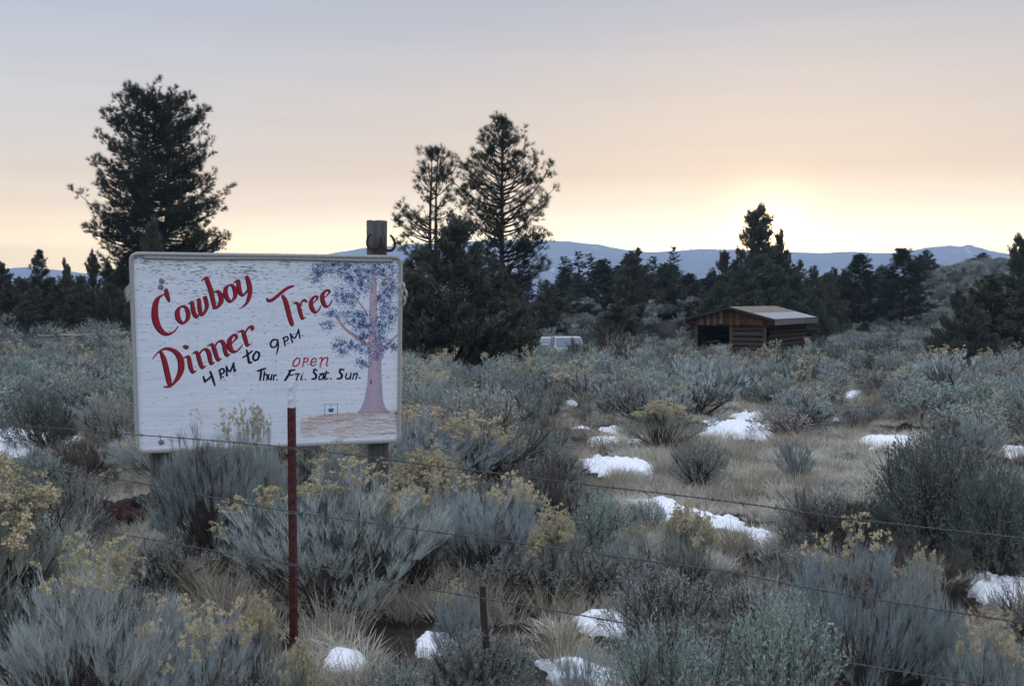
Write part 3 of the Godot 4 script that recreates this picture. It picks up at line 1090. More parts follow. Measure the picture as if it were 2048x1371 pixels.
	for l in [[[243, 1046, 4], [243, 1132, 4]], [[332, 1044, 4], [332, 1132, 4]], [[234, 1048, 3], [338, 1043, 3]], [[286, 1048, 2], [286, 1080, 2]]]:
		stroke(l, T, Color(0.36, 0.44, 0.60))
	stroke([[272, 1084, 12], [302, 1082, 12]], T, Color(0.28, 0.40, 0.64))
	stroke([[276, 1096, 14], [298, 1095, 14]], T, Color(0.24, 0.35, 0.58))
	stroke([[278, 1124, 7], [294, 1126, 7]], T, Color(0.80, 0.38, 0.28))
	stroke([[742, 1112, 12], [752, 1110, 8]], T, Color(0.16, 0.18, 0.24))
	stroke([[640, 1255, 6], [740, 1250, 5]], T, Color(0.45, 0.44, 0.48), Vector2.ZERO, 0.0, 0.0, 0.7)
	# lettering
	var A := [290.0, 530.0, 5.078]
	var B := [480.0, 550.0, 5.7115]
	var red := Color(0.60, 0.16, 0.21)
	var navy := Color(0.10, 0.12, 0.20)
	var big_a := [
		[[215, 245, 24], [222, 290, 36], [238, 335, 26], [250, 366, 8]],
		[[205, 292, 9], [165, 305, 16], [125, 345, 38], [105, 410, 50], [100, 490, 58], [112, 570, 58], [145, 640, 50], [190, 685, 36], [240, 696, 22], [295, 670, 15], [338, 616, 5]],
		[[365, 415, 16], [332, 460, 36], [335, 530, 42], [370, 578, 28], [405, 577, 22], [438, 530, 34], [434, 460, 36], [405, 418, 20], [365, 415, 16]],
		[[445, 388, 8], [478, 375, 26], [486, 430, 36], [502, 490, 36], [526, 522, 26], [552, 488, 12]],
		[[528, 350, 10], [550, 345, 24], [554, 410, 36], [563, 470, 34], [582, 500, 24], [610, 470, 24], [630, 410, 32], [612, 325, 34]],
		[[580, 150, 9], [622, 126, 28], [640, 170, 38], [665, 240, 38], [685, 320, 38], [700, 390, 34], [706, 430, 24]],
		[[704, 432, 14], [737, 420, 26], [774, 370, 40], [770, 305, 42], [742, 264, 26], [705, 268, 10]],
		[[860, 195, 14], [822, 232, 32], [822, 300, 40], [855, 358, 28], [885, 358, 20], [918, 310, 34], [912, 240, 36], [885, 200, 20], [860, 195, 14]],
		[[906, 172, 8], [945, 156, 30], [955, 220, 38], [970, 280, 34], [1000, 300, 22], [1035, 262, 16], [1048, 225, 8]],
		[[1036, 115, 28], [1054, 170, 42], [1068, 250, 40], [1060, 320, 34], [1035, 380, 24], [1000, 415, 13], [962, 437, 4]],
		[[165, 885, 26], [195, 960, 42], [222, 1070, 46], [242, 1160, 44], [255, 1222, 30]],
		[[196, 1228, 9], [240, 1230, 14], [290, 1206, 16]],
		[[80, 947, 4], [130, 885, 13], [195, 846, 20], [260, 850, 28], [325, 890, 42], [363, 960, 54], [368, 1050, 54], [340, 1130, 42], [300, 1186, 26], [255, 1222, 14]],
		[[402, 820, 26], [424, 830, 36]],
		[[398, 935, 8], [440, 926, 26], [455, 985, 36], [470, 1050, 34], [490, 1082, 26], [522, 1068, 6]],
		[[485, 890, 8], [525, 880, 24], [546, 930, 36], [566, 1000, 34], [586, 1034, 28], [618, 1020, 6]],
		[[548, 915, 10], [580, 862, 15], [620, 850, 26], [650, 890, 38], [662, 950, 36], [677, 994, 28], [708, 984, 6]],
		[[640, 815, 8], [680, 800, 24], [705, 850, 36], [727, 920, 34], [747, 958, 28], [776, 944, 6]],
		[[706, 834, 10], [740, 778, 15], [780, 768, 26], [806, 810, 38], [817, 870, 36], [836, 911, 28], [868, 900, 6]],
		[[862, 806, 10], [902, 770, 13], [932, 732, 20], [920, 704, 22], [890, 712, 24], [860, 760, 40], [864, 830, 44], [892, 872, 28], [930, 870, 17], [965, 840, 13], [994, 798, 5]],
		[[943, 675, 8], [990, 665, 24], [1010, 710, 36], [1027, 770, 34], [1042, 808, 26], [1077, 795, 6]],
		[[1015, 696, 10], [1045, 640, 15], [1080, 620, 28], [1096, 640, 28], [1085, 656, 8]]]
	var big_b := [
		[[308, 258, 10], [325, 286, 28], [370, 277, 36], [430, 232, 36], [500, 172, 36], [560, 136, 30], [614, 120, 14]],
		[[490, 235, 26], [520, 290, 46], [545, 380, 48], [567, 470, 46], [592, 545, 42], [602, 568, 18]],
		[[613, 316, 8], [658, 318, 26], [680, 380, 38], [697, 440, 36], [716, 490, 28], [750, 476, 6]],
		[[686, 362, 10], [706, 304, 17], [735, 280, 26], [766, 300, 12]],
		[[806, 342, 10], [850, 302, 13], [886, 262, 18], [880, 240, 22], [846, 247, 26], [812, 300, 40], [822, 370, 44], [860, 420, 26], [902, 394, 15], [926, 342, 5]],
		[[936, 272, 10], [985, 236, 13], [1024, 192, 18], [1015, 170, 22], [976, 177, 26], [942, 230, 40], [952, 305, 44], [987, 355, 26], [1030, 330, 15], [1054, 276, 5]]]
	for q in [[big_a, A], [big_b, B]]:
		for s in q[0]: stroke(s, q[1], navy, Vector2(-9, 7), 1.0)
		for s in q[0]: stroke(s, q[1], red, Vector2.ZERO, 0.0, 0.05)
		for s in q[0]:
			for i in 5:
				var e: Array = s[rng.randi() % s.size()]
				stroke([[e[0] + R(-10, 10), e[1] + R(-10, 10), R(3, 7)]], q[1], Color(0.80, 0.45, 0.48), Vector2.ZERO, 0.0, 0.0, 0.5)
	for s in [[[590, 1132, 14], [606, 1182, 18]], [[606, 1182, 13], [668, 1130, 12]], [[660, 1082, 16], [685, 1150, 18], [706, 1218, 12]], [[755, 1075, 14], [770, 1146, 14]], [[746, 1070, 9], [785, 1050, 14], [801, 1080, 14], [768, 1110, 9]], [[792, 1132, 12]], [[822, 1028, 12], [830, 1122, 14]], [[825, 1032, 11], [860, 1078, 12], [897, 992, 13]], [[895, 995, 13], [905, 1077, 15]], [[920, 1064, 11]], [[1030, 862, 13], [1045, 940, 19], [1056, 988, 20], [1082, 982, 9]], [[990, 937, 7], [1040, 906, 14], [1086, 868, 9]], [[1122, 880, 12], [1095, 930, 17], [1110, 966, 14], [1146, 948, 14], [1156, 895, 17], [1125, 875, 12]]]:
		stroke(s, A, navy, Vector2.ZERO, 6.0)
	for s in [[[425, 737, 14], [375, 737, 16], [346, 780, 18], [360, 820, 16], [402, 815, 13], [430, 760, 16]], [[425, 740, 18], [433, 800, 16], [425, 860, 13], [411, 903, 5]], [[495, 713, 14], [512, 802, 14]], [[486, 724, 9], [530, 700, 14], [546, 730, 14], [505, 762, 9]], [[546, 778, 12]], [[572, 668, 14], [595, 767, 14]], [[575, 672, 12], [622, 717, 12], [667, 622, 13]], [[665, 620, 14], [682, 717, 14]], [[710, 690, 12]],
		[[197, 1095, 13], [240, 1080, 20], [287, 1064, 14]], [[240, 1080, 18], [233, 1140, 20], [225, 1197, 16]], [[276, 1100, 12], [265, 1197, 12]], [[268, 1160, 8], [290, 1130, 10], [308, 1150, 12], [302, 1200, 10]], [[326, 1130, 12], [322, 1180, 12], [345, 1186, 10], [362, 1133, 12], [353, 1196, 10]], [[386, 1140, 12], [378, 1197, 12]], [[380, 1162, 8], [408, 1134, 10]], [[420, 1192, 15]],
		[[552, 1092, 11], [590, 1085, 18], [627, 1080, 9]], [[577, 1086, 18], [550, 1140, 23], [512, 1198, 20]], [[540, 1147, 7], [602, 1135, 11]], [[622, 1132, 8], [660, 1126, 12], [640, 1197, 12]], [[650, 1145, 8], [682, 1124, 8]], [[706, 1142, 12], [692, 1190, 12], [712, 1188, 6]], [[717, 1118, 10]], [[745, 1190, 12]],
		[[877, 1087, 13], [850, 1075, 18], [840, 1106, 20], [866, 1140, 23], [858, 1176, 20], [820, 1186, 14]], [[942, 1122, 12], [902, 1158, 13], [906, 1190, 12], [940, 1178, 10], [952, 1122, 14], [956, 1192, 9]], [[908, 1128, 8], [940, 1120, 12]], [[986, 1094, 12], [970, 1165, 14], [985, 1186, 12], [1004, 1174, 7]], [[955, 1121, 8], [1012, 1115, 10]], [[1036, 1183, 17]],
		[[1182, 1082, 13], [1145, 1075, 18], [1138, 1106, 20], [1161, 1140, 23], [1150, 1173, 20], [1108, 1182, 14]], [[1216, 1124, 12], [1205, 1165, 14], [1225, 1186, 12], [1256, 1160, 12], [1267, 1118, 12], [1257, 1186, 10]], [[1300, 1120, 12], [1285, 1187, 12]], [[1290, 1152, 8], [1325, 1118, 12], [1337, 1135, 14], [1320, 1187, 12]], [[1366, 1172, 17]]]:
		stroke(s, B, navy, Vector2.ZERO, 5.0)
	for s in [[[650, 945, 11], [611, 985, 16], [606, 1030, 14], [640, 1036, 12], [676, 995, 14], [676, 952, 12], [645, 943, 10]], [[735, 945, 14], [712, 1042, 11]], [[722, 950, 8], [772, 950, 12], [762, 985, 12], [725, 992, 8]], [[806, 996, 9], [850, 990, 10], [868, 962, 12], [845, 946, 12], [815, 975, 16], [811, 1025, 14], [845, 1030, 10], [868, 1012, 5]], [[903, 952, 8], [935, 945, 14], [912, 1042, 11]], [[925, 992, 9], [965, 946, 12], [998, 945, 14], [990, 1000, 12], [985, 1035, 10], [1002, 1030, 5]]]:
		stroke(s, B, Color(0.68, 0.22, 0.27), Vector2.ZERO, 4.0, 0.04)
	# two nail holes
	for h in [[312, 545], [324, 548], [767, 541]]:
		var uv := sign_uv(h[0], h[1])
		dab(uv.x * TW, uv.y * TH, 3.2, Color(0.16, 0.17, 0.2))

# ---------------------------------------------------------------- fence
func build_fence() -> void:
	rng.seed = 91
	metal_mat()
	var base := hit(587, 1292)
	var f := thing("wire_fence", "barbed wire fence on a red steel post with a white tip", "fence", base)
	# the line of the fence comes nearer towards one side
	var along := Vector3(0.86, 0, 0.51).normalized()
	var nrm := Vector3(-along.z, 0, along.x)
	var red := StandardMaterial3D.new()
	red.albedo_texture = noise_tex(256, 0.03, Color(0.19, 0.08, 0.075), Color(0.42, 0.15, 0.14), 41, 5)
	red.uv1_triplanar = true
	red.uv1_scale = Vector3(4, 4, 4)
	red.roughness = 0.6
	var D := -base.z
	var top := EYE + ray(591, 762).y * D - base.y
	var white_from := EYE + ray(591, 815).y * D - base.y
	var lean := Transform3D(Basis(Vector3.FORWARD, 0.004), Vector3.ZERO)
	var face := Basis(Vector3.UP, -0.35)
	for q in [[-0.3, white_from, red, "post"], [white_from, top, null, "white_tip"]]:
		var g := Geo.new()
		var t := Transform3D(face, Vector3.ZERO)
		g.box(Vector3(-0.0165, q[0], 0.0), Vector3(0.0165, q[1], 0.005), t, Color.WHITE)
		g.box(Vector3(-0.0028, q[0], -0.032), Vector3(0.0028, q[1], -0.0005), t, Color.WHITE)
		g.box(Vector3(-0.0165, q[0], 0.0055), Vector3(-0.012, q[1], 0.008), t, Color.WHITE)
		g.box(Vector3(0.012, q[0], 0.0055), Vector3(0.0165, q[1], 0.008), t, Color.WHITE)
		var y: float = q[0] + 0.03
		while y < q[1] - 0.02:
			if y > 0.0: g.box(Vector3(-0.006, y, 0.0052), Vector3(0.006, y + 0.012, 0.013), t, Color.WHITE)
			y += 0.054
		var m: Material = q[2] if q[2] else paint(Color(0.86, 0.87, 0.88), 0.6)
		if q[3] == "post":
			f.set_meta("post", part("post", g.mesh(), m, f))
		else:
			part("white_tip", g.mesh(), m, f.get_meta("post"))
	f.remove_meta("post")
	# wires traced where they cross the plane of the fence
	var zinc := paint(Color.WHITE, 0.7, 0.4)
	var strands := [
		[[-90, 838], [0, 848], [140, 858], [270, 869], [380, 877], [490, 886], [590, 896], [700, 909], [860, 930], [1000, 947], [1200, 972], [1340, 988], [1500, 1008], [1700, 1037], [2048, 1076], [2200, 1092]],
		[[-90, 915], [0, 925], [180, 950], [330, 975], [480, 1006], [590, 1024], [700, 1040], [860, 1062], [1050, 1087], [1300, 1122], [1450, 1142], [1600, 1172], [1760, 1200], [2048, 1245], [2200, 1268]],
		[[-90, 1015], [0, 1028], [120, 1048], [300, 1078], [450, 1105], [590, 1128], [740, 1154], [860, 1178], [1000, 1202], [1150, 1228], [1400, 1272], [1700, 1325], [2048, 1382], [2200, 1405]]]
	for s in strands:
		var p := PackedVector3Array()
		for q in s:
			var r := ray(q[0], q[1])
			var e := Vector3(0, EYE, 0)
			p.push_back(e + r * ((base + nrm * 0.02 - e).dot(nrm) / r.dot(nrm)) - base)
		var fine := PackedVector3Array()
		for i in p.size() - 1:
			for j in 8:
				fine.push_back(p[i].cubic_interpolate(p[i + 1], p[maxi(i - 1, 0)], p[mini(i + 2, p.size() - 1)], j / 8.0))
		fine.push_back(p[-1])
		var g := Geo.new()
		var k := Color(0.085, 0.082, 0.08)
		var run := 0.0
		var line := [PackedVector3Array(), PackedVector3Array()]
		var next := 0.05
		for i in fine.size() - 1:
			var l := fine[i].distance_to(fine[i + 1])
			var d := (fine[i + 1] - fine[i]).normalized()
			var u := d.cross(Vector3.UP).normalized()
			var m := maxi(1, int(l / 0.012))
			for j in m:
				var w := run / 0.05 * TAU
				var c := fine[i].lerp(fine[i + 1], j / float(m))
				var o := (u * cos(w) + Vector3.UP * sin(w)) * 0.0016
				line[0].push_back(c + o)
				line[1].push_back(c - o)
				run += l / m
				if run > next:
					next += R(0.11, 0.14)
					for b in 4:
						var a := R(0, TAU)
						var tip := c + (u * cos(a) + Vector3.UP * sin(a)) * 0.017 + d * R(-0.008, 0.008)
						g.tube(PackedVector3Array([c - (tip - c) * 0.15, tip]), PackedFloat32Array([0.0016, 0.0008]), 3, k)
					g.tube(PackedVector3Array([c - d * 0.006, c + d * 0.006]), PackedFloat32Array([0.0038, 0.0038]), 5, k)
		for q in 2:
			var rad := PackedFloat32Array()
			rad.resize(line[q].size())
			rad.fill(0.00165)
			g.tube(line[q], rad, 4, k)
		part("wire", g.mesh(), zinc, f)
		# the clip that holds the wire to the post
		var h: float = EYE + ray(590, s[6][1] if s[6][0] == 590 else s[5][1]).y * D - base.y
		var cg := Geo.new()
		for e in [-0.008, 0.008]:
			var ring := PackedVector3Array()
			var rr := PackedFloat32Array()
			for i in 9:
				var w := lerpf(-0.4, PI + 0.4, i / 8.0)
				ring.push_back(face * Vector3(cos(w) * 0.022, h + e * 0.4, 0.012 * sin(w) + 0.004))
				rr.push_back(0.0018)
			cg.tube(ring, rr, 4, Color(0.2, 0.2, 0.2))
		part("clip", cg.mesh(), zinc, f)
	# a dark wooden stay that the wires hang on further along
	var sb := hit(1186, 1262)
	var q := base + along * ((sb - base).dot(along))
	q.y = ground(q.x, q.z)
	var st := Geo.new()
	var sp := PackedVector3Array()
	var sr := PackedFloat32Array()
	for i in 8:
		var t := i / 7.0
		sp.push_back(q - base + Vector3(sin(t * 5.0) * 0.012, -0.05 + t * 0.55, cos(t * 4.0) * 0.01))
		sr.push_back(0.017 - 0.004 * t)
	st.tube(sp, sr, 7, Color(0.05, 0.042, 0.036))
	part("wooden_stay", st.mesh(), M.twig, f)

# ---------------------------------------------------------------- shed
func board_mesh(a: Vector3, b: Vector3, w: Vector3, t: Vector3, k: Color) -> ArrayMesh:
	# a plank from a to b, w across, t thick, with slightly uneven ends
	var g := Geo.new()
	var q := [a - w, a + w, b + w, b - w]
	for i in 4:
		q.append(q[i] + t)
	for f in [[0, 1, 2, 3], [7, 6, 5, 4], [0, 4, 5, 1], [1, 5, 6, 2], [2, 6, 7, 3], [3, 7, 4, 0]]:
		g.quad(q[f[0]], q[f[1]], q[f[2]], q[f[3]], k)
	return g.mesh()

func build_shed() -> void:
	rng.seed = 222
	var wood := StandardMaterial3D.new()
	wood.vertex_color_use_as_albedo = true
	wood.albedo_texture = noise_tex(256, 0.03, Color(0.55, 0.52, 0.5), Color(1, 1, 1), 61, 5)
	wood.uv1_triplanar = true
	wood.uv1_scale = Vector3(2.5, 0.5, 2.5)
	wood.roughness = 0.9
	wood.metallic_specular = 0.2
	var e_near := at(1548.6, 639, 45.0)
	var side := Vector3(3.7, 0, -5.8).normalized()      # along the ridge, away from the viewer
	var across := Vector3(-5.8, 0, -3.7).normalized()   # along the gable, from its near eave
	var out_ := -side
	var length := 6.9
	var width := 4.28
	var eave := e_near.y
	var peak := eave + 0.56
	var centre := e_near + across * width * 0.5 + side * length * 0.5
	var gy := ground(centre.x, centre.z) - 0.1
	var base := Vector3(e_near.x, gy, e_near.z) + across * width * 0.5
	var s := thing("old_shed", "old open-fronted plank and log shed with a low gabled roof", "shed", base)
	var P := func(ac: float, y: float, si: float) -> Vector3:
		return Vector3(e_near.x, y, e_near.z) + across * ac + side * si - base
	var beam_y := eave - 0.25
	# gable planks
	var n := 27
	var wide := width / n
	for i in n:
		var c := (i + 0.5) * wide
		var top := lerpf(eave, peak, 1.0 - absf(c / width * 2.0 - 1.0)) - 0.05
		var k := Color(0.13, 0.066, 0.036).lerp(Color(0.27, 0.155, 0.085), pow(rng.randf(), 1.5))
		if i in [16, 20, 22]: k = Color(0.30, 0.26, 0.22)
		if i == 18: k = Color(0.20, 0.20, 0.21)
		var lo: float = beam_y + R(-0.05, 0.03)
		var w: Vector3 = across * wide * R(0.44, 0.485)
		part("plank", board_mesh(P.call(c, lo, 0.30), P.call(c, top, 0.30 + R(-0.01, 0.01)), w, side * 0.025, k), wood, s)
	# tie beam, posts
	part("beam", board_mesh(P.call(0.1, beam_y - 0.02, 0.34), P.call(width - 0.1, beam_y - 0.02, 0.34), Vector3(0, 0.07, 0), side * 0.14, Color(0.07, 0.05, 0.04)), wood, s)
	for c in [0.55, 2.15, 3.88]:
		part("post", board_mesh(P.call(c, gy - 0.1, 0.36), P.call(c, beam_y - 0.1, 0.36), across * 0.07, side * 0.14, Color(0.19, 0.145, 0.105)), wood, s)
	# log walls: half of the front, the whole long side, the back
	var logs := func(a: Vector3, b: Vector3, called: String) -> void:
		var y := gy + 0.08
		while y < beam_y - 0.16:
			var g := Geo.new()
			var r := R(0.10, 0.125)
			var pts := PackedVector3Array()
			var rr := PackedFloat32Array()
			for j in 6:
				var t := j / 5.0
				var q: Vector3 = a.lerp(b, t)
				pts.push_back(Vector3(q.x, y - base.y + r + R(-0.012, 0.012), q.z))
				rr.push_back(r * R(0.92, 1.05))
			g.tube(pts, rr, 10, vary(Color(0.115, 0.09, 0.07), 0.3))
			part(called, g.mesh(), wood, s)
			y += r * 2.0 - R(0.0, 0.015)
	logs.call(P.call(0.62, 0, 0.5), P.call(2.1, 0, 0.5), "log")
	logs.call(P.call(0.45, 0, 0.45), P.call(0.45, 0, length - 0.5), "log")
	logs.call(P.call(0.45, 0, length - 0.5), P.call(width - 0.4, 0, length - 0.5), "log")
	logs.call(P.call(width - 0.4, 0, length - 0.5), P.call(width - 0.4, 0, 0.7), "log")
	# roof: two slopes of boards with covering
	for sd in [0, 1]:
		var e0: Vector3 = P.call(-0.02 if sd == 0 else width + 0.02, eave, 0.0)
		var pk: Vector3 = P.call(width * 0.5, peak, 0.0)
		var fall := (pk - e0)
		var up := fall.cross(side).normalized()
		if up.y < 0: up = -up
		part("roof_deck", board_mesh(e0 + side * 0.0 + side * length * 0.5, pk + side * length * 0.5, side * length * 0.5, -up * 0.05, Color(0.12, 0.10, 0.085)), wood, s)
		var cover := [[0.02, 0.52, Color(0.60, 0.62, 0.65), 14], [0.5, 1.0, Color(0.40, 0.34, 0.27), 14]]
		for q in cover:
			var a: Vector3 = e0 + fall * q[0] + up * (0.016 if q[0] > 0.1 else 0.006)
			var b: Vector3 = e0 + fall * q[1] + up * (0.016 if q[0] > 0.1 else 0.006)
			var m: int = q[3]
			for i in m:
				var w := side * length / m
				part("roofing_sheet", board_mesh(a + w * (i + 0.5), b + w * (i + 0.5), w * 0.492, up * R(0.006, 0.012), vary(q[2], 0.06)), wood, s)
		# barge boards at both ends and the deep eave board
		for z in [0.0, length]:
			part("barge_board", board_mesh(e0 + side * z - up * 0.03, pk + side * z - up * 0.03, up * 0.055, (-side if z == 0.0 else side) * 0.03, Color(0.10, 0.085, 0.07)), wood, s)
		var ed := (e0 - pk).normalized()
		for i in 2:
			var l0 := [0.0, 4.6][i] as float
			var l1 := [4.58, length][i] as float
			part("eave_board", board_mesh(e0 + side * l0 + Vector3(0, -0.13, 0) + ed * 0.01, e0 + side * l1 + Vector3(0, -0.13 - 0.01 * i, 0) + ed * 0.01, Vector3(0, 0.125, 0), Vector3(ed.x, 0, ed.z) * 0.03, Color(0.26, 0.25, 0.25) if i == 0 else Color(0.22, 0.21, 0.21)), wood, s)

# ---------------------------------------------------------------- two parked vehicles, almost hidden in the brush
func build_vehicles() -> void:
	rng.seed = 31
	var glass := StandardMaterial3D.new()
	glass.albedo_color = Color(0.36, 0.41, 0.46)
	glass.roughness = 0.25
	glass.metallic_specular = 0.6
	for q in [[1086, 674, 64.0, Color(0.36, 0.38, 0.39), 1.30, "pale grey old car parked beside the wider pickup, mostly hidden by brush"], [1134, 673, 60.0, Color(0.40, 0.40, 0.38), 1.62, "pale old pickup with a flat roof, mostly hidden by brush"]]:
		var d: float = q[2]
		var top := at(q[0], q[1], d)
		var gy := ground(top.x, top.z)
		var high := top.y - gy
		var v := thing("parked_car", q[5], "car", Vector3(top.x, gy, top.z))
		v.rotation.y = 0.12
		var hw: float = q[4] * 0.5
		var k: Color = q[3]
		var hood := high * 0.58
		# side outline front (z+) to back, [z, y]
		var side := [[2.0, 0.35], [2.05, hood * 0.7], [1.9, hood * 0.92], [0.85, hood], [0.35, high - 0.03], [0.15, high], [-0.95, high], [-1.15, high - 0.04], [-1.5, hood], [-2.2, hood * 0.97], [-2.25, 0.4]]
		var paint_ := paint(Color.WHITE, 0.45, 0.5)
		var g := Geo.new()
		for i in side.size():
			var a: Array = side[i]
			var b: Array = side[(i + 1) % side.size()]
			var wa := hw * (1.12 if a[1] <= hood + 0.01 else 0.96)
			var wb := hw * (1.12 if b[1] <= hood + 0.01 else 0.96)
			g.quad(Vector3(-wa, a[1], a[0]), Vector3(wa, a[1], a[0]), Vector3(wb, b[1], b[0]), Vector3(-wb, b[1], b[0]), k)
			for sx in [-1.0, 1.0]:
				g.tri(Vector3(sx * hw, hood * 0.8, -0.4), Vector3(sx * wa, a[1], a[0]), Vector3(sx * wb, b[1], b[0]), k)
		part("body", g.mesh(), paint_, v)
		g = Geo.new()
		g.quad(Vector3(-hw * 0.98, hood + 0.05, 0.84), Vector3(hw * 0.98, hood + 0.05, 0.84), Vector3(hw * 0.9, high - 0.06, 0.48), Vector3(-hw * 0.9, high - 0.06, 0.48), Color.WHITE)
		part("windscreen", g.mesh(), glass, v)
		for sx in [-1.0, 1.0]:
			g = Geo.new()
			g.quad(Vector3(sx * hw * 1.09, hood + 0.04, 0.55), Vector3(sx * hw * 1.09, hood + 0.04, -1.2), Vector3(sx * hw * 1.0, high - 0.1, -0.98), Vector3(sx * hw * 1.0, high - 0.1, 0.2), Color.WHITE)
			part("side_window", g.mesh(), glass, v)
			g = Geo.new()
			g.tube(PackedVector3Array([Vector3(sx * hw * 0.78, hood * 0.72, 2.03), Vector3(sx * hw * 0.78, hood * 0.72, 2.08)]), PackedFloat32Array([0.1, 0.08]), 12, Color(0.7, 0.7, 0.7))
			part("headlight", g.mesh(), paint_, v)
			for z in [1.35, -1.45]:
				g = Geo.new()
				g.tube(PackedVector3Array([Vector3(sx * hw * 0.9, 0.33, z), Vector3(sx * hw * 0.92, 0.33, z), Vector3(sx * hw * 1.16, 0.33, z), Vector3(sx * hw * 1.18, 0.33, z)]), PackedFloat32Array([0.2, 0.33, 0.33, 0.2]), 18, Color(0.02, 0.02, 0.02))
				var wh := part("wheel", g.mesh(), M.solid, v)
				g = Geo.new()
				g.tube(PackedVector3Array([Vector3(sx * hw * 1.1, 0.33, z), Vector3(sx * hw * 1.19, 0.33, z), Vector3(sx * hw * 1.2, 0.33, z)]), PackedFloat32Array([0.19, 0.19, 0.0]), 14, Color(0.4, 0.4, 0.4))
				part("rim", g.mesh(), metal_mat(), wh)
		g = Geo.new()
		g.box(Vector3(-hw * 1.12, 0.38, 2.06), Vector3(hw * 1.12, 0.52, 2.16), Transform3D(), Color(0.35, 0.35, 0.36))
		part("bumper", g.mesh(), metal_mat(), v)

func build_rails() -> void:
	rng.seed = 12
	var d := 40.0
	var a := at(80, 674, d)
	var f := thing("pole_fence", "fallen grey log rails lying level among the shrubs before the dark trees", "fence", Vector3(at(170, 672, d).x, ground(at(170, 672, d).x, -d), -d))
	for q in [[75, 672, 150, 668, 0.05], [122, 670, 215, 672, 0.06], [180, 671, 300, 668, 0.08], [60, 680, 200, 676, 0.05]]:
		var s := at(q[0], q[1], d) - f.position
		var e := at(q[2], q[3], d + 0.3) - f.position
		var p := PackedVector3Array()
		var r := PackedFloat32Array()
		for i in 7:
			p.push_back(s.lerp(e, i / 6.0) + Vector3(0, R(-0.02, 0.02), R(-0.02, 0.02)))
			r.push_back(q[4] * R(0.85, 1.1))
		var g := Geo.new()
		g.tube(p, r, 8, Color(0.22, 0.21, 0.20))
		part("rail", g.mesh(), M.solid, f)
	for px in [110, 205, 285]:
		var t := at(px, 668, d + 0.15) - f.position
		var g := Geo.new()
		var gy := ground(t.x + f.position.x, t.z + f.position.z) - f.position.y - 0.2
		g.tube(PackedVector3Array([Vector3(t.x, gy, t.z), Vector3(t.x + 0.03, t.y + 0.05, t.z)]), PackedFloat32Array([0.09, 0.08]), 8, Color(0.12, 0.11, 0.10))
		part("post", g.mesh(), M.solid, f)

# ---------------------------------------------------------------- trees
func tree_at(called: String, meshes: Array, nominal_h: float, nominal_r: float, px: float, top_y: float, half: float, d: float, label: String, group := "", stretch := true) -> void:
	var top := at(px, top_y, d)
	var gy := ground(top.x, top.z)
	var h := top.y - gy
	var sy := h / nominal_h
	var sx := half / F * d / nominal_r if stretch else sy
	plant(called, ["trunk", "crown"], meshes, [M.twig, M.needle], Vector3(top.x, gy - 0.03, top.z), R(0, TAU), Vector3(sx, sy, sx), label, "tree", group)

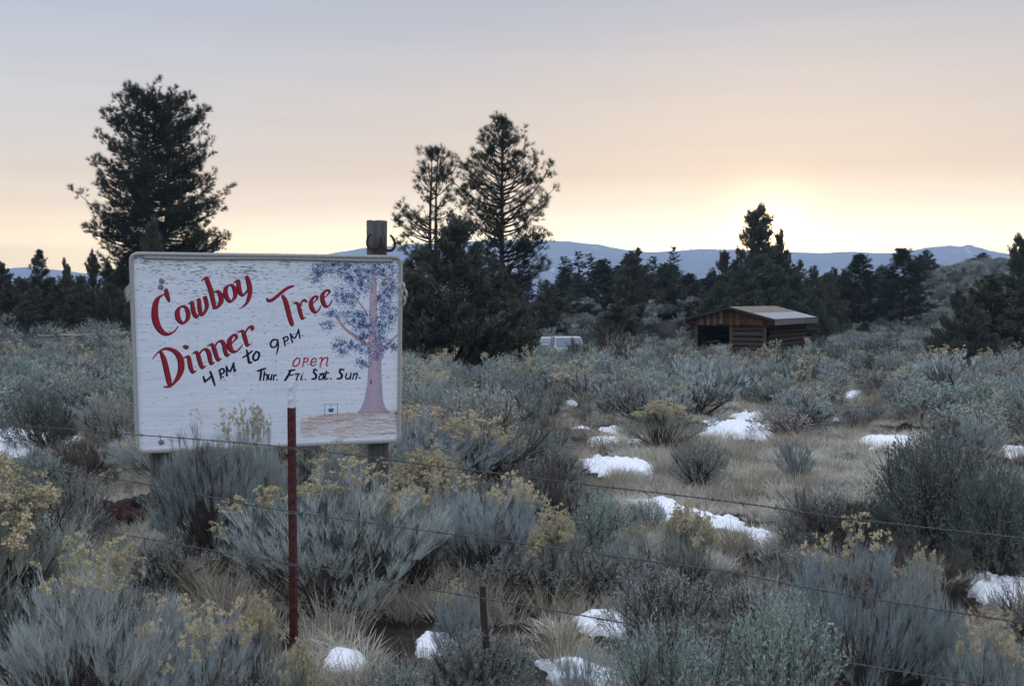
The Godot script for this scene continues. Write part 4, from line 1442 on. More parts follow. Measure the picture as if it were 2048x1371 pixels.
func build_trees() -> void:
	rng.seed = 1001
	var green := Color(0.036, 0.047, 0.030)
	# --- the three tall pines, each built to its own outline
	var d := 55.0
	var q := at(313, 183, d)
	var gy := ground(q.x, q.z)
	var h := q.y - gy
	var m := d / F
	var sh := func(y: float) -> float: return (EYE + ray(313, y).y * d - gy) / h
	var prof := [[0.24, 105 * m], [sh.call(500.0), 122 * m], [sh.call(455.0), 130 * m], [sh.call(430.0), 118 * m], [sh.call(385.0), 110 * m], [sh.call(340.0), 95 * m], [sh.call(290.0), 86 * m], [sh.call(240.0), 66 * m], [sh.call(205.0), 48 * m], [1.0, 34 * m]]
	plant("ponderosa_pine", ["trunk", "crown"], meshes_of(pine(h, prof, 54, 8, 0.34, 0.86, 0.55, green, 0.08, 0.34, 4)), [M.twig, M.needle], Vector3(q.x, gy - 0.05, q.z), 0.4, Vector3.ONE, "tall dark pine with a blunt crown standing behind the sign", "tree")
	d = 46.0
	m = d / F
	q = at(1005, 228, d)
	gy = ground(q.x, q.z)
	h = q.y - gy
	sh = func(y: float) -> float: return (EYE + ray(1005, y).y * d - gy) / h
	prof = [[0.30, 88 * m], [sh.call(500.0), 98 * m], [sh.call(440.0), 106 * m], [sh.call(395.0), 100 * m], [sh.call(345.0), 64 * m], [sh.call(300.0), 46 * m], [sh.call(260.0), 24 * m], [1.0, 8 * m]]
	plant("ponderosa_pine", ["trunk", "crown"], meshes_of(pine(h, prof, 36, 6, 0.31, 0.66, 0.0, green, 0.5, 0.2, 3)), [M.twig, M.needle], Vector3(q.x, gy - 0.05, q.z), 2.0, Vector3.ONE, "tall pointed pine rising out of the dark junipers", "tree")
	d = 44.0
	m = d / F
	q = at(868, 292, d)
	gy = ground(q.x, q.z)
	h = q.y - gy
	sh = func(y: float) -> float: return (EYE + ray(868, y).y * d - gy) / h
	prof = [[0.3, 76 * m], [sh.call(480.0), 76 * m], [sh.call(430.0), 62 * m], [sh.call(360.0), 44 * m], [sh.call(325.0), 26 * m], [1.0, 8 * m]]
	plant("ponderosa_pine", ["trunk", "crown"], meshes_of(pine(h, prof, 28, 5, 0.30, 0.66, 0.14, green, 0.5, 0.2, 3)), [M.twig, M.needle], Vector3(q.x, gy - 0.05, q.z), 1.0, Vector3.ONE, "shorter sparse pine with a split trunk beside the tall pointed pine", "tree")
	# --- kinds that repeat
	var jk := [Color(0.098, 0.108, 0.078), Color(0.080, 0.090, 0.064), Color(0.110, 0.108, 0.076)]
	var jun := []
	for i in 4:
		jun.append(meshes_of(juniper(5.0, [[0.0, 1.45], [0.15, 1.6], [0.4, 1.32], [0.7, 0.75], [0.9, 0.32], [1.0, 0.05]], 2300, 0.52, jk[i % 3], 0.75)))
	var col := []
	for i in 3:
		col.append(meshes_of(juniper(7.0, [[0.0, 1.3], [0.12, 1.5], [0.4, 1.25], [0.62, 0.85], [0.82, 0.5], [1.0, 0.1]], 3000, 0.52, jk[i % 3], 0.7)))
	var pin := []
	for i in 3:
		pin.append(meshes_of(pine(9.0, [[0.14, 1.9], [0.35, 2.05], [0.6, 1.6], [0.8, 0.95], [1.0, 0.2]], 30, 6, 0.36, 0.85, 0.0, green, 0.2)))
	# junipers round the pines
	tree_at("juniper", jun[0], 5.0, 1.5, 905, 425, 118, 36.0, "broad grey-green juniper in front of the two pines, right behind the sign post")
	tree_at("juniper", jun[1], 5.0, 1.5, 985, 520, 78, 37.0, "low juniper leaning against the broad grey-green one")
	tree_at("juniper", jun[2], 5.0, 1.5, 835, 500, 80, 38.0, "juniper close behind the edge of the sign")
	tree_at("juniper", jun[3], 5.0, 1.5, 1020, 532, 44, 48.0, "dark juniper at the foot of the tall pointed pine")
	tree_at("juniper", jun[0], 5.0, 1.5, 303, 432, 40, 50.0, "dense small juniper growing against the trunk of the blunt pine")
	# the wood behind: [kind, x, top, half width, distance]
	var G := "trees of the dark wood beyond the brush"
	var side_a := "dark tree in the wood beyond the fallen log rails"
	for t in [[1, 0, 518, 38, 74], [2, 78, 499, 26, 70], [1, 38, 548, 36, 72], [0, 128, 516, 24, 76], [1, 160, 545, 30, 68], [1, 184, 496, 24, 66], [0, 215, 520, 34, 70], [0, 248, 515, 36, 72], [0, 20, 560, 42, 62], [0, 70, 572, 40, 62], [0, 115, 565, 40, 63], [0, 165, 570, 42, 62], [0, 220, 562, 46, 62], [0, 268, 560, 40, 60], [2, -50, 480, 40, 72], [0, -40, 560, 46, 60], [1, 100, 548, 30, 80], [0, 140, 590, 40, 58], [0, 50, 600, 40, 58]]:
		wood_tree(t, jun, col, pin, side_a, G)
	var side_b := "tree in the wood between the junipers and the shed"
	for t in [[2, 1130, 535, 26, 105], [1, 1156, 542, 24, 100], [2, 1202, 519, 34, 95], [0, 1275, 496, 46, 88], [1, 1260, 500, 34, 90], [0, 1330, 523, 34, 92], [1, 1378, 543, 34, 96], [2, 1408, 556, 30, 100], [0, 1245, 598, 52, 72], [0, 1180, 605, 42, 82], [0, 1300, 600, 46, 84], [0, 1345, 600, 44, 88], [0, 1140, 590, 40, 86], [0, 1390, 600, 44, 82], [0, 1095, 560, 46, 80], [1, 1220, 560, 34, 90], [0, 1210, 640, 22, 76], [0, 1318, 655, 16, 74], [0, 1420, 605, 40, 80], [0, 1165, 560, 40, 112], [0, 1235, 548, 44, 108], [0, 1305, 545, 44, 110], [0, 1352, 556, 40, 108], [2, 1240, 530, 34, 112], [0, 1400, 570, 44, 104], [0, 1120, 572, 40, 108], [0, 1190, 585, 46, 96], [0, 1265, 590, 46, 96], [0, 1330, 595, 46, 98], [2, 1345, 530, 30, 114], [1, 1425, 540, 30, 100]]:
		wood_tree(t, jun, col, pin, side_b, G)
	tree_at("juniper", col[0], 7.0, 1.4, 1517, 402, 62, 74.0, "tallest juniper over the shed, its top against the sunset")
	tree_at("juniper", col[1], 7.0, 1.4, 1562, 455, 34, 75.0, "thin ragged juniper close beside the tallest one over the shed")
	tree_at("juniper", col[2], 7.0, 1.4, 1450, 494, 30, 78.0, "narrow upright juniper behind the peak of the shed")
	var side_c := "tree in the clump right behind the shed"
	for t in [[0, 1490, 530, 60, 70], [0, 1540, 520, 60, 72], [0, 1440, 560, 50, 70], [0, 1590, 545, 44, 72], [0, 1628, 532, 36, 78], [0, 1655, 545, 40, 80], [0, 1580, 580, 52, 64], [0, 1500, 585, 56, 64], [0, 1625, 590, 44, 66], [0, 1450, 600, 50, 64], [0, 1660, 600, 34, 70], [0, 1540, 575, 50, 66], [0, 1475, 510, 44, 76], [0, 1555, 500, 40, 80], [0, 1600, 520, 36, 84], [0, 1520, 470, 44, 77], [0, 1690, 570, 36, 86], [0, 1640, 560, 40, 84]]:
		wood_tree(t, jun, col, pin, side_c, G)
	tree_at("ponderosa_pine", pin[0], 9.0, 2.0, 1720, 507, 46, 82.0, "dense dark pine at the foot of the brushy hillside")
	tree_at("ponderosa_pine", pin[1], 9.0, 2.0, 1808, 498, 56, 84.0, "spreading pine with a bare lower trunk on the brushy hillside")
	tree_at("juniper", jun[2], 5.0, 1.5, 1735, 640, 26, 74.0, "small dark juniper under the pines of the hillside")
	tree_at("juniper", jun[1], 5.0, 1.5, 1852, 498, 24, 150.0, "upright juniper behind the spreading hillside pine")
	tree_at("juniper", jun[0], 5.0, 1.5, 1966, 504, 22, 165.0, "lone cone-shaped juniper on the crest of the hillside")
	for t in [[0, 1690, 538, 26, 120], [1, 1668, 532, 20, 130], [0, 1762, 532, 24, 140], [2, 1690, 545, 26, 110], [0, 1780, 540, 30, 130], [0, 1740, 545, 24, 125], [0, 1870, 540, 16, 165], [0, 1896, 542, 12, 168], [0, 1914, 538, 14, 170], [0, 1934, 541, 11, 170], [0, 2000, 514, 22, 165], [0, 1700, 640, 18, 90], [0, 1862, 620, 12, 120], [0, 1780, 650, 22, 86]]:
		wood_tree(t, jun, col, pin, "tree along the crest and flank of the brushy hillside", G)
	tree_at("juniper", jun[3], 5.0, 1.5, 1915, 578, 46, 42.0, "dark juniper with a pointed top before the brushy hillside")
	tree_at("juniper", jun[1], 5.0, 1.5, 1985, 545, 74, 44.0, "broad black-green juniper before the brushy hillside")
	tree_at("juniper", col[0], 7.0, 1.4, 2045, 462, 52, 48.0, "tall ragged juniper rising over the broad black-green one")
	tree_at("juniper", jun[2], 5.0, 1.5, 2070, 560, 70, 42.0, "wide juniper beside the broad black-green one")
	tree_at("juniper", jun[0], 5.0, 1.5, 1950, 610, 50, 40.0, "low juniper in front of the broad black-green one")
	# --- the plain and its far woods
	var lo := Geo.new()
	for i in 150:
		var t := rng.randf()
		var a := R(0, TAU)
		var r := 2.2 * (1.0 - t) * R(0.4, 1.0) + 0.15
		var o := Vector3(cos(a) * r, 0.4 + t * 8.6, sin(a) * r)
		var e := Vector3(cos(a), R(-0.2, 0.7), sin(a)) * R(0.6, 1.3)
		var w := Vector3(-sin(a), R(-0.4, 0.4), cos(a)) * R(0.25, 0.5)
		lo.tri(o - w, o + w, o + e, vary(Color(0.042, 0.052, 0.040), 0.3))
	lo.tube(PackedVector3Array([Vector3.ZERO, Vector3(0, 9, 0)]), PackedFloat32Array([0.2, 0.02]), 5, Color(0.07, 0.055, 0.045))
	var list := []
	for i in 2600:
		var dd := lerpf(190.0, 1500.0, pow(rng.randf(), 1.3))
		var x := R(-0.7, 0.7) * dd
		if x / dd > 0.3 and dd < 330: continue
		var s := R(0.6, 1.15)
		list.append(Transform3D(Basis(Vector3.UP, R(0, TAU)).scaled(Vector3(s, s * R(0.8, 1.2), s)), Vector3(x, ground(x, -dd) - 0.2, -dd)))
	scatter("far_wood", lo.mesh(), M.needle, list, "hazy far wood covering the plain below the mountain", "wood")

func wood_tree(t: Array, jun: Array, col: Array, pin: Array, label: String, group: String) -> void:
	var kind: int = t[0]
	var set_: Array = [jun, col, pin][kind]
	tree_at("ponderosa_pine" if kind == 2 else "juniper", set_[rng.randi() % set_.size()], [5.0, 7.0, 9.0][kind], [1.5, 1.4, 2.0][kind], t[1], t[2], t[3], t[4], ("tall " if t[2] < 535 else ("low " if t[2] > 585 else "middling ")) + ("slim " if t[3] < 30 else ("wide " if t[3] > 45 else "")) + label.replace("dark tree", "tree").replace("tree", "pine" if kind == 2 else "juniper"), group + (", pines" if kind == 2 else ", junipers"))

# ---------------------------------------------------------------- brush
var used := []
var marks := []

func shrub(kind: String, variant: int, p: Vector3, rad: float, high: float, near: bool, label: String, group := "", turn := -1.0) -> void:
	var set_: Array = M[kind + ("_near" if near else "_far")]
	var ms: Array = set_[variant % set_.size()]
	var names: Array = {"sagebrush": ["stems", "foliage", "seed_stalks"], "rabbitbrush": ["stems", "twigs", "seed_heads"], "bare_shrub": ["stems", "twigs", "seed_heads"], "bunchgrass": ["blades"]}[kind]
	var mats: Array = {"sagebrush": [M.twig, M.leaf, M.twig], "rabbitbrush": [M.twig, M.leaf, M.fluff], "bare_shrub": [M.twig, M.twig, M.fluff], "bunchgrass": [M.leaf]}[kind]
	var nr: float = {"sagebrush": 0.52, "rabbitbrush": 0.5, "bare_shrub": 0.5, "bunchgrass": 0.2}[kind]
	var nh: float = {"sagebrush": 0.74, "rabbitbrush": 0.76, "bare_shrub": 0.76, "bunchgrass": 0.42}[kind]
	plant(kind, names, ms, mats, p - Vector3(0, 0.015, 0), R(0, TAU) if turn < 0.0 else turn, Vector3(rad / nr, high / nh, rad / nr), label, "grass" if kind == "bunchgrass" else "shrub", group)
	var o: Node3D = get_child(get_child_count() - 1)
	if turn < 0.0:
		o.rotation.x = R(-0.11, 0.11)
		o.rotation.z = R(-0.11, 0.11)
	used.append([p, rad])

func hero(kind: String, variant: int, px: float, base_y: float, top_y: float, half: float, label: String, group := "", turn := -1.0) -> void:
	var p := hit(px, base_y)
	var d := -p.z
	shrub(kind, variant, p, half / F * d, maxf(0.12, EYE + ray(px, top_y).y * d - p.y), d < 13.0, label, group, turn)

func build_brush() -> void:
	rng.seed = 4242
	var sage := [Color(0.30, 0.35, 0.305), Color(0.27, 0.30, 0.265), Color(0.33, 0.315, 0.27), Color(0.13, 0.15, 0.13), Color(0.33, 0.39, 0.335)]
	var bark := Color(0.062, 0.055, 0.048)
	var rust := Color(0.20, 0.145, 0.11)
	var gray := [Color(0.36, 0.405, 0.385), Color(0.42, 0.45, 0.41), Color(0.28, 0.32, 0.31), Color(0.36, 0.365, 0.305), Color(0.42, 0.47, 0.465)]
	var gold := Color(0.53, 0.445, 0.28)
	for n in [true, false]:
		var key := "_near" if n else "_far"
		M["sagebrush" + key] = []
		M["rabbitbrush" + key] = []
		M["bare_shrub" + key] = []
		M["bunchgrass" + key] = []
		for i in 7:
			M["sagebrush" + key].append(meshes_of(sagebrush(n, sage[i % 5].lerp(sage[(i + 2) % 5], 0.4 if i > 4 else 0.0), bark, 1.0, [1.0, 0.9, 0.8, 1.0, 1.1, 0.6, 0.75][i], [10, 46, 60, 0, 16, 30, 4][i] / (1 if n else 2), rust)))
		for i in 8:
			M["rabbitbrush" + key].append(meshes_of(rabbitbrush(n, gray[i % 5], Color(0.062, 0.056, 0.05), ([56, 26, 9, 100, 36, 4, 20, 0] if n else [14, 7, 3, 22, 8, 0, 5, 0])[i], vary(gold, 0.12), Vector3([0.0, 0.12, -0.1, 0.0, 0.2, 0.1, -0.25, 0.05][i], 0, 0.05), [1.25, 1.1, 1.0, 1.4, 1.2, 1.0, 1.1, 1.0][i])))
		M["bare_shrub" + key].append(meshes_of(rabbitbrush(n, Color(0.115, 0.095, 0.08), Color(0.07, 0.058, 0.05), 0, gold, Vector3.ZERO, 1.0)))
		M["bunchgrass" + key].append([bunchgrass(120, 0.42, 0.5, 0.0017 if n else 0.004, Color(0.36, 0.295, 0.19)).mesh()])
		M["bunchgrass" + key].append([bunchgrass(150, 0.42, 0.9, 0.0017 if n else 0.004, Color(0.29, 0.25, 0.175)).mesh()])
	# ---- road side of the fence
	hero("rabbitbrush", 1, 190, 1500, 1105, 215, "large pale grey rabbitbrush sprawling on the road side of the fence", "", 0.3)
	hero("rabbitbrush", 4, 395, 1480, 1200, 130, "pale rabbitbrush between the large pale one and the golden seed-head clump")
	hero("rabbitbrush", 3, 512, 1430, 1208, 62, "rabbitbrush topped with a thick golden clump of seed heads by the post")
	hero("rabbitbrush", 3, 588, 1470, 1300, 48, "small rabbitbrush with golden seed heads near the rounded snow lump")
	hero("rabbitbrush", 2, 918, 1345, 1178, 62, "small upright grey rabbitbrush between two snow lumps")
	hero("sagebrush", 1, 985, 1420, 1250, 95, "low grey sagebrush below the small upright rabbitbrush")
	hero("sagebrush", 0, 1330, 1520, 1215, 135, "bushy sagebrush on the road side of the fence beside a low snow patch")
	hero("rabbitbrush", 2, 1720, 1450, 1078, 185, "large bushy grey rabbitbrush covering the lower wires", "", 2.1)
	hero("rabbitbrush", 1, 1850, 1420, 1110, 90, "rabbitbrush pressed against the large bushy grey one")
	hero("sagebrush", 4, 1545, 1540, 1205, 140, "grey-green sagebrush beside the large bushy rabbitbrush, road side")
	hero("rabbitbrush", 0, 1985, 1540, 1225, 120, "dull rabbitbrush with a few golden heads below the snow bank")
	hero("sagebrush", 3, 60, 1420, 1190, 110, "dark sagebrush under the edge of the large pale rabbitbrush")
	hero("bunchgrass", 1, 720, 1430, 1270, 90, "loose grass clump beside the rounded snow lump")
	hero("bunchgrass", 1, 1120, 1330, 1180, 80, "loose brown grass clump by the low snow patch")
	hero("bunchgrass", 0, 1380, 1360, 1180, 70, "reddish dry grass clump behind the bushy roadside sagebrush")
	hero("sagebrush", 1, 800, 1500, 1300, 110, "grey sagebrush under the loose grass clump, road side")
	hero("rabbitbrush", 5, 1170, 1480, 1300, 90, "headless grey rabbitbrush beside the low snow patch")
	# ---- just behind the wire
	hero("rabbitbrush", 2, 430, 1135, 845, 112, "dark-stemmed rabbitbrush with an open foot in front of the sign", "", 0.0)
	hero("bare_shrub", 0, 420, 1130, 880, 100, "dark bare shrub tangled with the rabbitbrush in front of the sign")
	hero("rabbitbrush", 1, 522, 1110, 815, 66, "tall rabbitbrush with golden tips reaching up over the sign's lower edge", "", 1.0)
	hero("rabbitbrush", 2, 655, 1100, 895, 78, "slanting dark rabbitbrush behind the red post")
	hero("rabbitbrush", 0, 695, 1090, 925, 52, "rabbitbrush with a golden top between the red post and the sign post")
	hero("rabbitbrush", 0, 835, 1170, 948, 100, "rabbitbrush thick with golden heads below the reddish sagebrush", "", 3.0)
	hero("rabbitbrush", 4, 985, 1165, 950, 120, "broad rabbitbrush with golden heads along its rim", "", 0.4)
	hero("sagebrush", 2, 955, 985, 795, 150, "wide reddish-grey sagebrush beside the sign, full of seed stalks")
	hero("sagebrush", 2, 850, 965, 820, 90, "sagebrush with reddish stalks beside the sign's lower corner")
	hero("sagebrush", 1, 1085, 960, 835, 80, "grey sagebrush between the wide reddish one and the snow")
	hero("bunchgrass", 0, 740, 950, 845, 40, "thin reddish grass stalks in front of the painted tree's ground")
	hero("rabbitbrush", 3, 1115, 1200, 1035, 75, "rabbitbrush with large golden heads by the dark wooden stay")
	hero("sagebrush", 4, 1190, 1150, 995, 75, "green-grey sagebrush behind the dark wooden stay")
	hero("rabbitbrush", 1, 1265, 1190, 1050, 62, "slim rabbitbrush in front of the long snow bank")
	hero("rabbitbrush", 3, 1380, 1215, 1020, 85, "rabbitbrush with a tall golden head before the long snow bank", "", 0.5)
	hero("sagebrush", 4, 1300, 1070, 1000, 50, "small green-grey sagebrush in the long snow bank")
	hero("rabbitbrush", 3, 1325, 900, 808, 88, "rabbitbrush crowned with golden heads beside the broad snow patch", "", 1.4)
	hero("sagebrush", 3, 1880, 1130, 870, 135, "large dark round sagebrush behind the wire")
	hero("sagebrush", 3, 2005, 1170, 945, 110, "dark sagebrush joined to the large round one")
	hero("sagebrush", 0, 1745, 1085, 985, 70, "grey sagebrush at the foot of the large dark round one")
	hero("sagebrush", 1, 1400, 975, 868, 66, "sagebrush standing alone in the tan grass")
	hero("bunchgrass", 0, 1500, 1005, 900, 44, "pale fan of dry bunchgrass in the tan grass")
	hero("rabbitbrush", 2, 1592, 960, 872, 44, "small rabbitbrush with golden tips in the tan grass")
	hero("rabbitbrush", 4, 1400, 835, 715, 105, "big pale blue-grey rabbitbrush on the way to the shed")
	hero("rabbitbrush", 1, 1250, 810, 735, 85, "round pale rabbitbrush on the far side of the snow remnants")
	hero("rabbitbrush", 0, 1585, 870, 768, 66, "rabbitbrush with golden top behind the broad snow patch")
	hero("rabbitbrush", 4, 1895, 800, 700, 90, "tall pale rabbitbrush clump before the black-green junipers")
	hero("rabbitbrush", 1, 2010, 855, 775, 75, "rabbitbrush with golden rim in front of the tall pale clump")
	hero("bare_shrub", 0, 1222, 745, 634, 62, "large leafless brown shrub in front of the parked pickup")
	hero("bare_shrub", 0, 1160, 750, 672, 40, "leafless brown shrub beside the larger leafless one")
	hero("sagebrush", 3, 95, 905, 790, 80, "twisted dark sagebrush behind the snow bank")
	hero("sagebrush", 2, 225, 905, 795, 70, "sagebrush with reddish stalks near the edge of the sign")
	hero("sagebrush", 0, 70, 1005, 885, 70, "grey sagebrush in front of the snow bank")
	hero("bunchgrass", 1, 60, 1100, 990, 90, "brown flattened grass clump by the lava rocks")
	hero("bunchgrass", 0, 400, 1190, 1080, 70, "yellow grass clump under the dark-stemmed rabbitbrush")
	hero("bunchgrass", 0, 355, 1120, 1020, 50, "yellow grass clump at the foot of the sign's near post")
	hero("sagebrush", 1, 335, 1165, 1062, 40, "straggling dark sagebrush among the lava rocks")
	hero("rabbitbrush", 2, 560, 1120, 960, 60, "rabbitbrush close behind the red post")
	for q in [[1392, 752, 690, 36], [1440, 748, 684, 34], [1500, 752, 690, 40], [1555, 748, 686, 38], [1606, 742, 682, 36], [1642, 738, 686, 30], [1360, 745, 694, 34], [1470, 765, 704, 36]]:
		hero("rabbitbrush" if int(q[0]) % 3 else "sagebrush", int(q[0]), q[0], q[1], q[2], q[3], "grey shrub growing close against the front of the shed", "shrubs against the shed")
	# ---- rocks
	rocks()
	# ---- the open field, filled at random
	var sage_n := 0
	var rabbit_n := 0
	var tries := 0
	var extra := 0
	var placed := 0
	while tries < 12000 and (sage_n < 260 or rabbit_n < 270):
		tries += 1
		var d := sqrt(lerpf(4.6 * 4.6, 38.0 * 38.0, pow(rng.randf(), 1.3)))
		var x := R(-0.56, 0.56) * d
		var p := Vector3(x, ground(x, -d), -d)
		var sg := rng.randf() < 0.52
		if (sg and sage_n >= 260) or (not sg and rabbit_n >= 270): continue
		var big := 1.0 + smoothstep(18.0, 40.0, d) * 0.35
		var rad := R(0.34, 0.66) * big
		var high := R(0.46, 0.86) * big
		if not clear_of(p, rad * 0.55, high): continue
		var vn := rng.randi() % (7 if sg else 8)
		var look: String = (["grey-green sagebrush", "grey sagebrush with a few reddish stalks", "brownish sagebrush full of seed stalks", "dark leafy sagebrush", "pale green-grey sagebrush", "thin sagebrush with bare twigs", "gappy grey-green sagebrush"][vn] if sg else ["rabbitbrush with golden heads", "pale rabbitbrush with few heads", "dull blue-grey rabbitbrush", "rabbitbrush thick with golden heads", "pale blue-grey rabbitbrush", "headless grey rabbitbrush", "leaning rabbitbrush", "dense headless rabbitbrush"][vn])
		var lab := look + " " + beside(p)
		shrub("sagebrush" if sg else "rabbitbrush", vn, p, rad, high, d < 13.0, lab, lab)
		if sg: sage_n += 1
		else: rabbit_n += 1
	for i in 900:
		var d := sqrt(lerpf(4.6 * 4.6, 34.0 * 34.0, pow(rng.randf(), 1.3)))
		var x := R(-0.56, 0.56) * d
		var p := Vector3(x, ground(x, -d), -d)
		var dead := i % 5 < 2
		var rad := R(0.25, 0.45) if dead else R(0.12, 0.24)
		var high := R(0.35, 0.6) if dead else R(0.25, 0.45)
		if not clear_of(p, rad * 0.3, high): continue
		var lab := ("dead brown leafless shrub " if dead else "tuft of dry bunchgrass ") + beside(p)
		shrub("bare_shrub" if dead else "bunchgrass", rng.randi(), p, rad, high, d < 13.0, lab, lab)
		extra += 1
		if extra > 190: break
	print("field ", sage_n, " ", rabbit_n, " ", tries)
	# ---- brush too far off to count
	var far := []
	var far2 := []
	var far3 := []
	for i in 4600:
		var d := lerpf(34.0, 185.0, pow(rng.randf(), 0.85))
		var x := R(-0.6, 0.6) * d
		var p := Vector3(x, ground(x, -d), -d)
		var s := R(0.9, 1.9)
		if d < 66.0 and not clear_of(p, 0.4, 0.74 * s): continue
		var t := Transform3D(Basis(Vector3.UP, R(0, TAU)).scaled(Vector3(s, s * R(0.7, 1.1), s)), p)
		var pick := rng.randf()
		if pick < 0.4: far.append(t)
		elif pick < 0.7: far3.append(t)
		else: far2.append(t)
	var fs := sagebrush(false, sage[1], bark, 1.0, 0.7, 0, rust)
	fs[1].put(fs[0], Transform3D())
	scatter("far_sagebrush", fs[1].mesh(), M.leaf, far, "grey sagebrush covering the far field and the hillside", "brush")
	var fd := sagebrush(false, sage[3], bark, 1.0, 0.8, 0, rust)
	fd[1].put(fd[0], Transform3D())
	scatter("far_dark_sagebrush", fd[1].mesh(), M.leaf, far3, "dark leafy sagebrush covering the far field and the hillside", "brush")
	var fr := rabbitbrush(false, gray[0], Color(0.062, 0.056, 0.05), 10, gold, Vector3.ZERO, 1.0)
	fr[1].put(fr[0], Transform3D())
	fr[1].put(fr[2], Transform3D())
	scatter("far_rabbitbrush", fr[1].mesh(), M.leaf, far2, "pale rabbitbrush covering the far field and the hillside", "brush")
	# ---- low shrublets too many to count
	for v in 1:
		var lg := sagebrush(true, [Color(0.25, 0.26, 0.235), Color(0.25, 0.22, 0.175)][v], bark, 1.0, 0.34, 6, rust)
		lg[1].put(lg[0], Transform3D())
		lg[1].put(lg[2], Transform3D())
		var ll := []
		for i in 1300:
			var d := lerpf(3.4, 34.0, pow(rng.randf(), 1.0))
			var x := R(-0.58, 0.58) * d
			var p := Vector3(x, ground(x, -d), -d)
			var s := R(0.28, 0.6)
			if not clear_of(p, 0.0, 0.35): continue
			ll.append(Transform3D(Basis(Vector3.UP, R(0, TAU)).scaled(Vector3(s, s * R(0.6, 1.0), s)), p))
		scatter("low_brush", lg[1].mesh(), M.leaf, ll, ["low grey-green brush between the large shrubs", "low brown brush between the large shrubs"][v], "brush")
	# ---- dry grass between the shrubs
	for v in 3:
		var g := bunchgrass([60, 70, 44][v], [0.085, 0.065, 0.15][v], [1.5, 2.2, 0.9][v], 0.0013, [Color(0.60, 0.56, 0.46), Color(0.54, 0.51, 0.435), Color(0.38, 0.33, 0.26)][v])
		var list := []
		for i in 20000:
			var d := lerpf(2.6, 30.0, pow(rng.randf(), 1.1))
			var x := R(-0.6, 0.6) * d
			var p := Vector3(x, ground(x, -d), -d)
			var q := pix(p)
			var open := (q.x > 1230 and q.x < 1900 and q.y > 872 and q.y < 1120) or (q.x > 120 and q.x < 420 and q.y > 900 and q.y < 1180)
			var lush := bumps.get_noise_2d(x * 14.0 + 300.0 * v, d * 14.0)
			if lush < (-0.6 if open and v < 2 else 0.22): continue
			if in_snow(q, 0.4): continue
			var s := R(0.6, 1.5) * (1.0 + d * 0.03)
			list.append(Transform3D(Basis(Vector3.UP, R(0, TAU)).scaled(Vector3(s, s * R(0.7, 1.2), s)), p - Vector3(0, 0.01, 0)))
		scatter("dry_grass", g.mesh(), M.leaf, list, ["tan dry grass covering the open ground", "matted pale dry grass covering the open ground", "taller brown dry grass between the shrubs"][v], "grass")

# the landmark that a spot in the field lies closest to
func beside(p: Vector3) -> String:
	if marks.is_empty():
		for q in [["beside the painted sign", at(530, 880, 7.3)], ["along the wire fence", hit(587, 1292)], ["along the wire fence", hit(1186, 1262)], ["near the old shed", at(1500, 690, 41.0)], ["near the parked cars", at(1110, 700, 50.0)], ["near the log rails", at(170, 690, 38.0)], ["near the broad snow patch", hit(1480, 878)], ["by the long snow bank", hit(1400, 1060)], ["by the twisted sagebrush and its snow bank", hit(50, 900)], ["near the large dark round sagebrush", hit(1880, 1100)], ["before the broad grey-green juniper", at(930, 720, 30.0)], ["before the black-green junipers", at(1960, 720, 32.0)], ["near the leafless brown shrub", hit(1222, 745)], ["near the big pale blue-grey rabbitbrush", hit(1400, 835)], ["between the dark wood and the sign", at(150, 720, 24.0)], ["near the tall pale clump", hit(1895, 800)], ["near the wide reddish-grey sagebrush", hit(955, 970)], ["below the hillside pines", at(1740, 700, 36.0)], ["in the open brush between sign and junipers", at(900, 740, 20.0)]]:
			marks.append(q)
	var best := 1e9
	var word := ""
	for q in marks:
		var w: Vector3 = q[1]
		var l := Vector2(w.x - p.x, w.z - p.z).length() / (4.0 - p.z)
		if l < best:
			best = l
			word = q[0]
	return word

func in_snow(q: Vector2, rim := 1.0) -> bool:
	for s in [[1228, 938, 80, 16], [1405, 1050, 165, 36], [1478, 862, 70, 17], [1498, 832, 40, 12], [1770, 886, 70, 14], [2040, 902, 45, 14], [1712, 791, 22, 8], [2010, 1190, 95, 26], [30, 895, 80, 27], [690, 1326, 46, 24], [1180, 1358, 98, 28], [870, 1293, 42, 22], [1205, 1250, 55, 18], [1210, 884, 28, 10], [1660, 843, 22, 6], [245, 860, 28, 8]]:
		if pow((q.x - s[0]) / s[2], 2.0) + pow((q.y - s[1]) / s[3], 2.0) < rim: return true
	return false

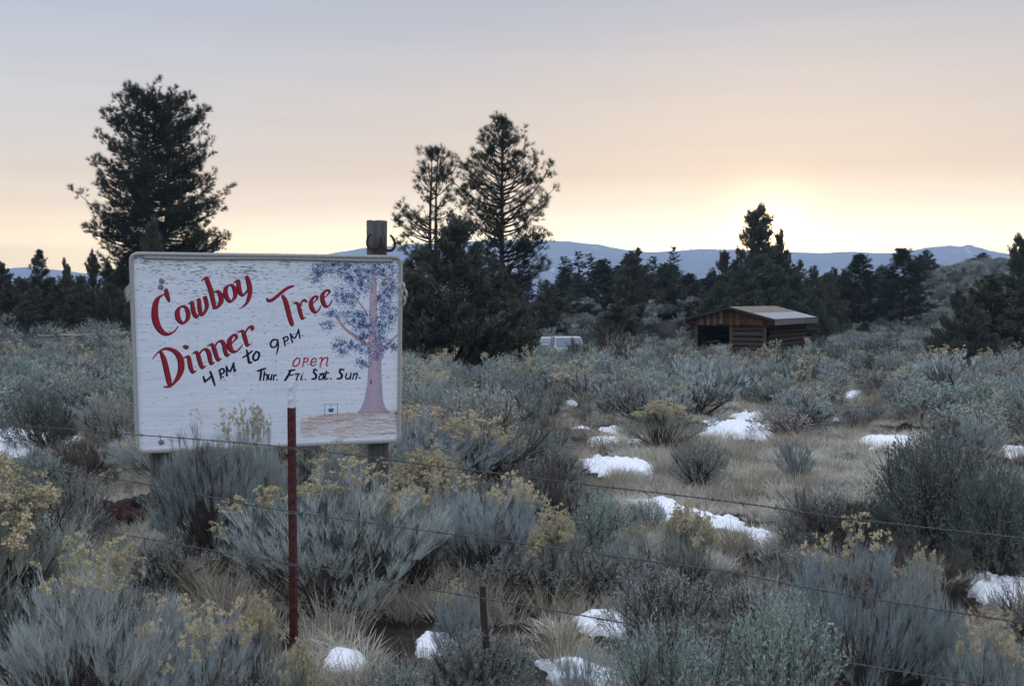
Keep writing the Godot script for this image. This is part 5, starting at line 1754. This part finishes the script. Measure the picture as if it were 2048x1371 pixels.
# where a shrub may stand without covering what the photograph shows uncovered
func clear_of(p: Vector3, rad: float, high: float) -> bool:
	for u in used:
		var w: Vector3 = u[0]
		if Vector2(w.x - p.x, w.z - p.z).length() < rad + u[1] * 0.55: return false
	var b := pix(p)
	var t := pix(p + Vector3(0, high, 0))
	var hw := rad * 1.5 / -p.z * F
	if in_snow(b): return false
	var d := -p.z
	if d < 7.6 and b.x + hw > 262 and b.x - hw < 800 and t.y < 895: return false
	if d < 4.9 and t.y < 1190 and b.x > 260 and b.x < 1300: return false
	# open places: tan grass, snow in view, the ground by the lava rocks
	for o in [[1280, 885, 1830, 1015], [170, 925, 345, 1075], [1140, 905, 1320, 960], [1240, 1000, 1570, 1090], [1400, 815, 1560, 882], [1690, 865, 1845, 902], [0, 862, 115, 922], [640, 1290, 760, 1360], [830, 1265, 930, 1310], [1900, 1150, 2060, 1220], [1150, 1235, 1265, 1275], [1075, 1325, 1290, 1400], [1190, 870, 1240, 895], [1135, 845, 1285, 897], [1120, 793, 1165, 812], [1690, 780, 1735, 800], [1640, 836, 1685, 850], [1985, 885, 2060, 916], [185, 985, 310, 1068], [360, 1000, 500, 1150]]:
		if b.x > o[0] and b.x < o[2] and b.y > o[1] and b.y < o[3]: return false
		if b.y >= o[3] and t.y < o[1] + (o[3] - o[1]) * 0.75 and b.x + hw * 0.8 > o[0] and b.x - hw * 0.8 < o[2]: return false
	# keep the shed and the parked cars in view
	if b.x > 1375 and b.x < 1635 and t.y < 684 and d < 45.0: return false
	if b.x > 1060 and b.x < 1165 and t.y < 686: return false
	if d > 41.0 and d < 55.0 and b.x > 1340 and b.x < 1660: return false
	return true

func rocks() -> void:
	rng.seed = 8
	var lava := StandardMaterial3D.new()
	lava.albedo_texture = noise_tex(256, 0.03, Color(0.15, 0.09, 0.08), Color(0.36, 0.22, 0.18), 71, 5)
	lava.uv1_triplanar = true
	lava.uv1_scale = Vector3(3, 3, 3)
	lava.heightmap_enabled = true
	lava.heightmap_texture = bump_tex(256, 0.06, 72)
	lava.heightmap_scale = 2.5
	lava.roughness = 0.95
	var black: StandardMaterial3D = lava.duplicate()
	black.albedo_texture = noise_tex(256, 0.03, Color(0.10, 0.09, 0.09), Color(0.24, 0.20, 0.19), 73, 5)
	for q in [[232, 1060, 50, 56, lava, "rough reddish lava rock lying in front of the sign's near post"], [282, 1036, 30, 44, black, "smaller black lava rock against the sign's near post"], [172, 1075, 20, 16, lava, "small reddish lava stone beside the rough reddish rock"]]:
		var p := hit(q[0], q[1])
		var d := -p.z
		var rx: float = q[2] / F * d
		var ry: float = q[3] / F * d * 0.62
		var pts := PackedVector3Array()
		for r in 15:
			var e := lerpf(-PI * 0.5, PI * 0.5, r / 14.0)
			for c in 25:
				var a := TAU * (c % 24) / 24.0
				var o := Vector3(sin(a) * cos(e), sin(e), cos(a) * cos(e))
				var f := 1.0 + 0.5 * bumps.get_noise_3d(o.x * 14.0 + q[0], o.y * 14.0, o.z * 14.0) + 0.22 * bumps.get_noise_3d(o.x * 45.0, o.y * 45.0, o.z * 45.0 + q[0])
				pts.push_back(Vector3(o.x * rx, o.y * ry, o.z * rx * 0.8) * f)
		var s := solo("lava_rock", grid(15, 25, pts, PackedColorArray()), q[4], q[5], "rock")
		s.position = p + Vector3(0, ry * 0.62, 0)
		used.append([p, rx * 0.6])
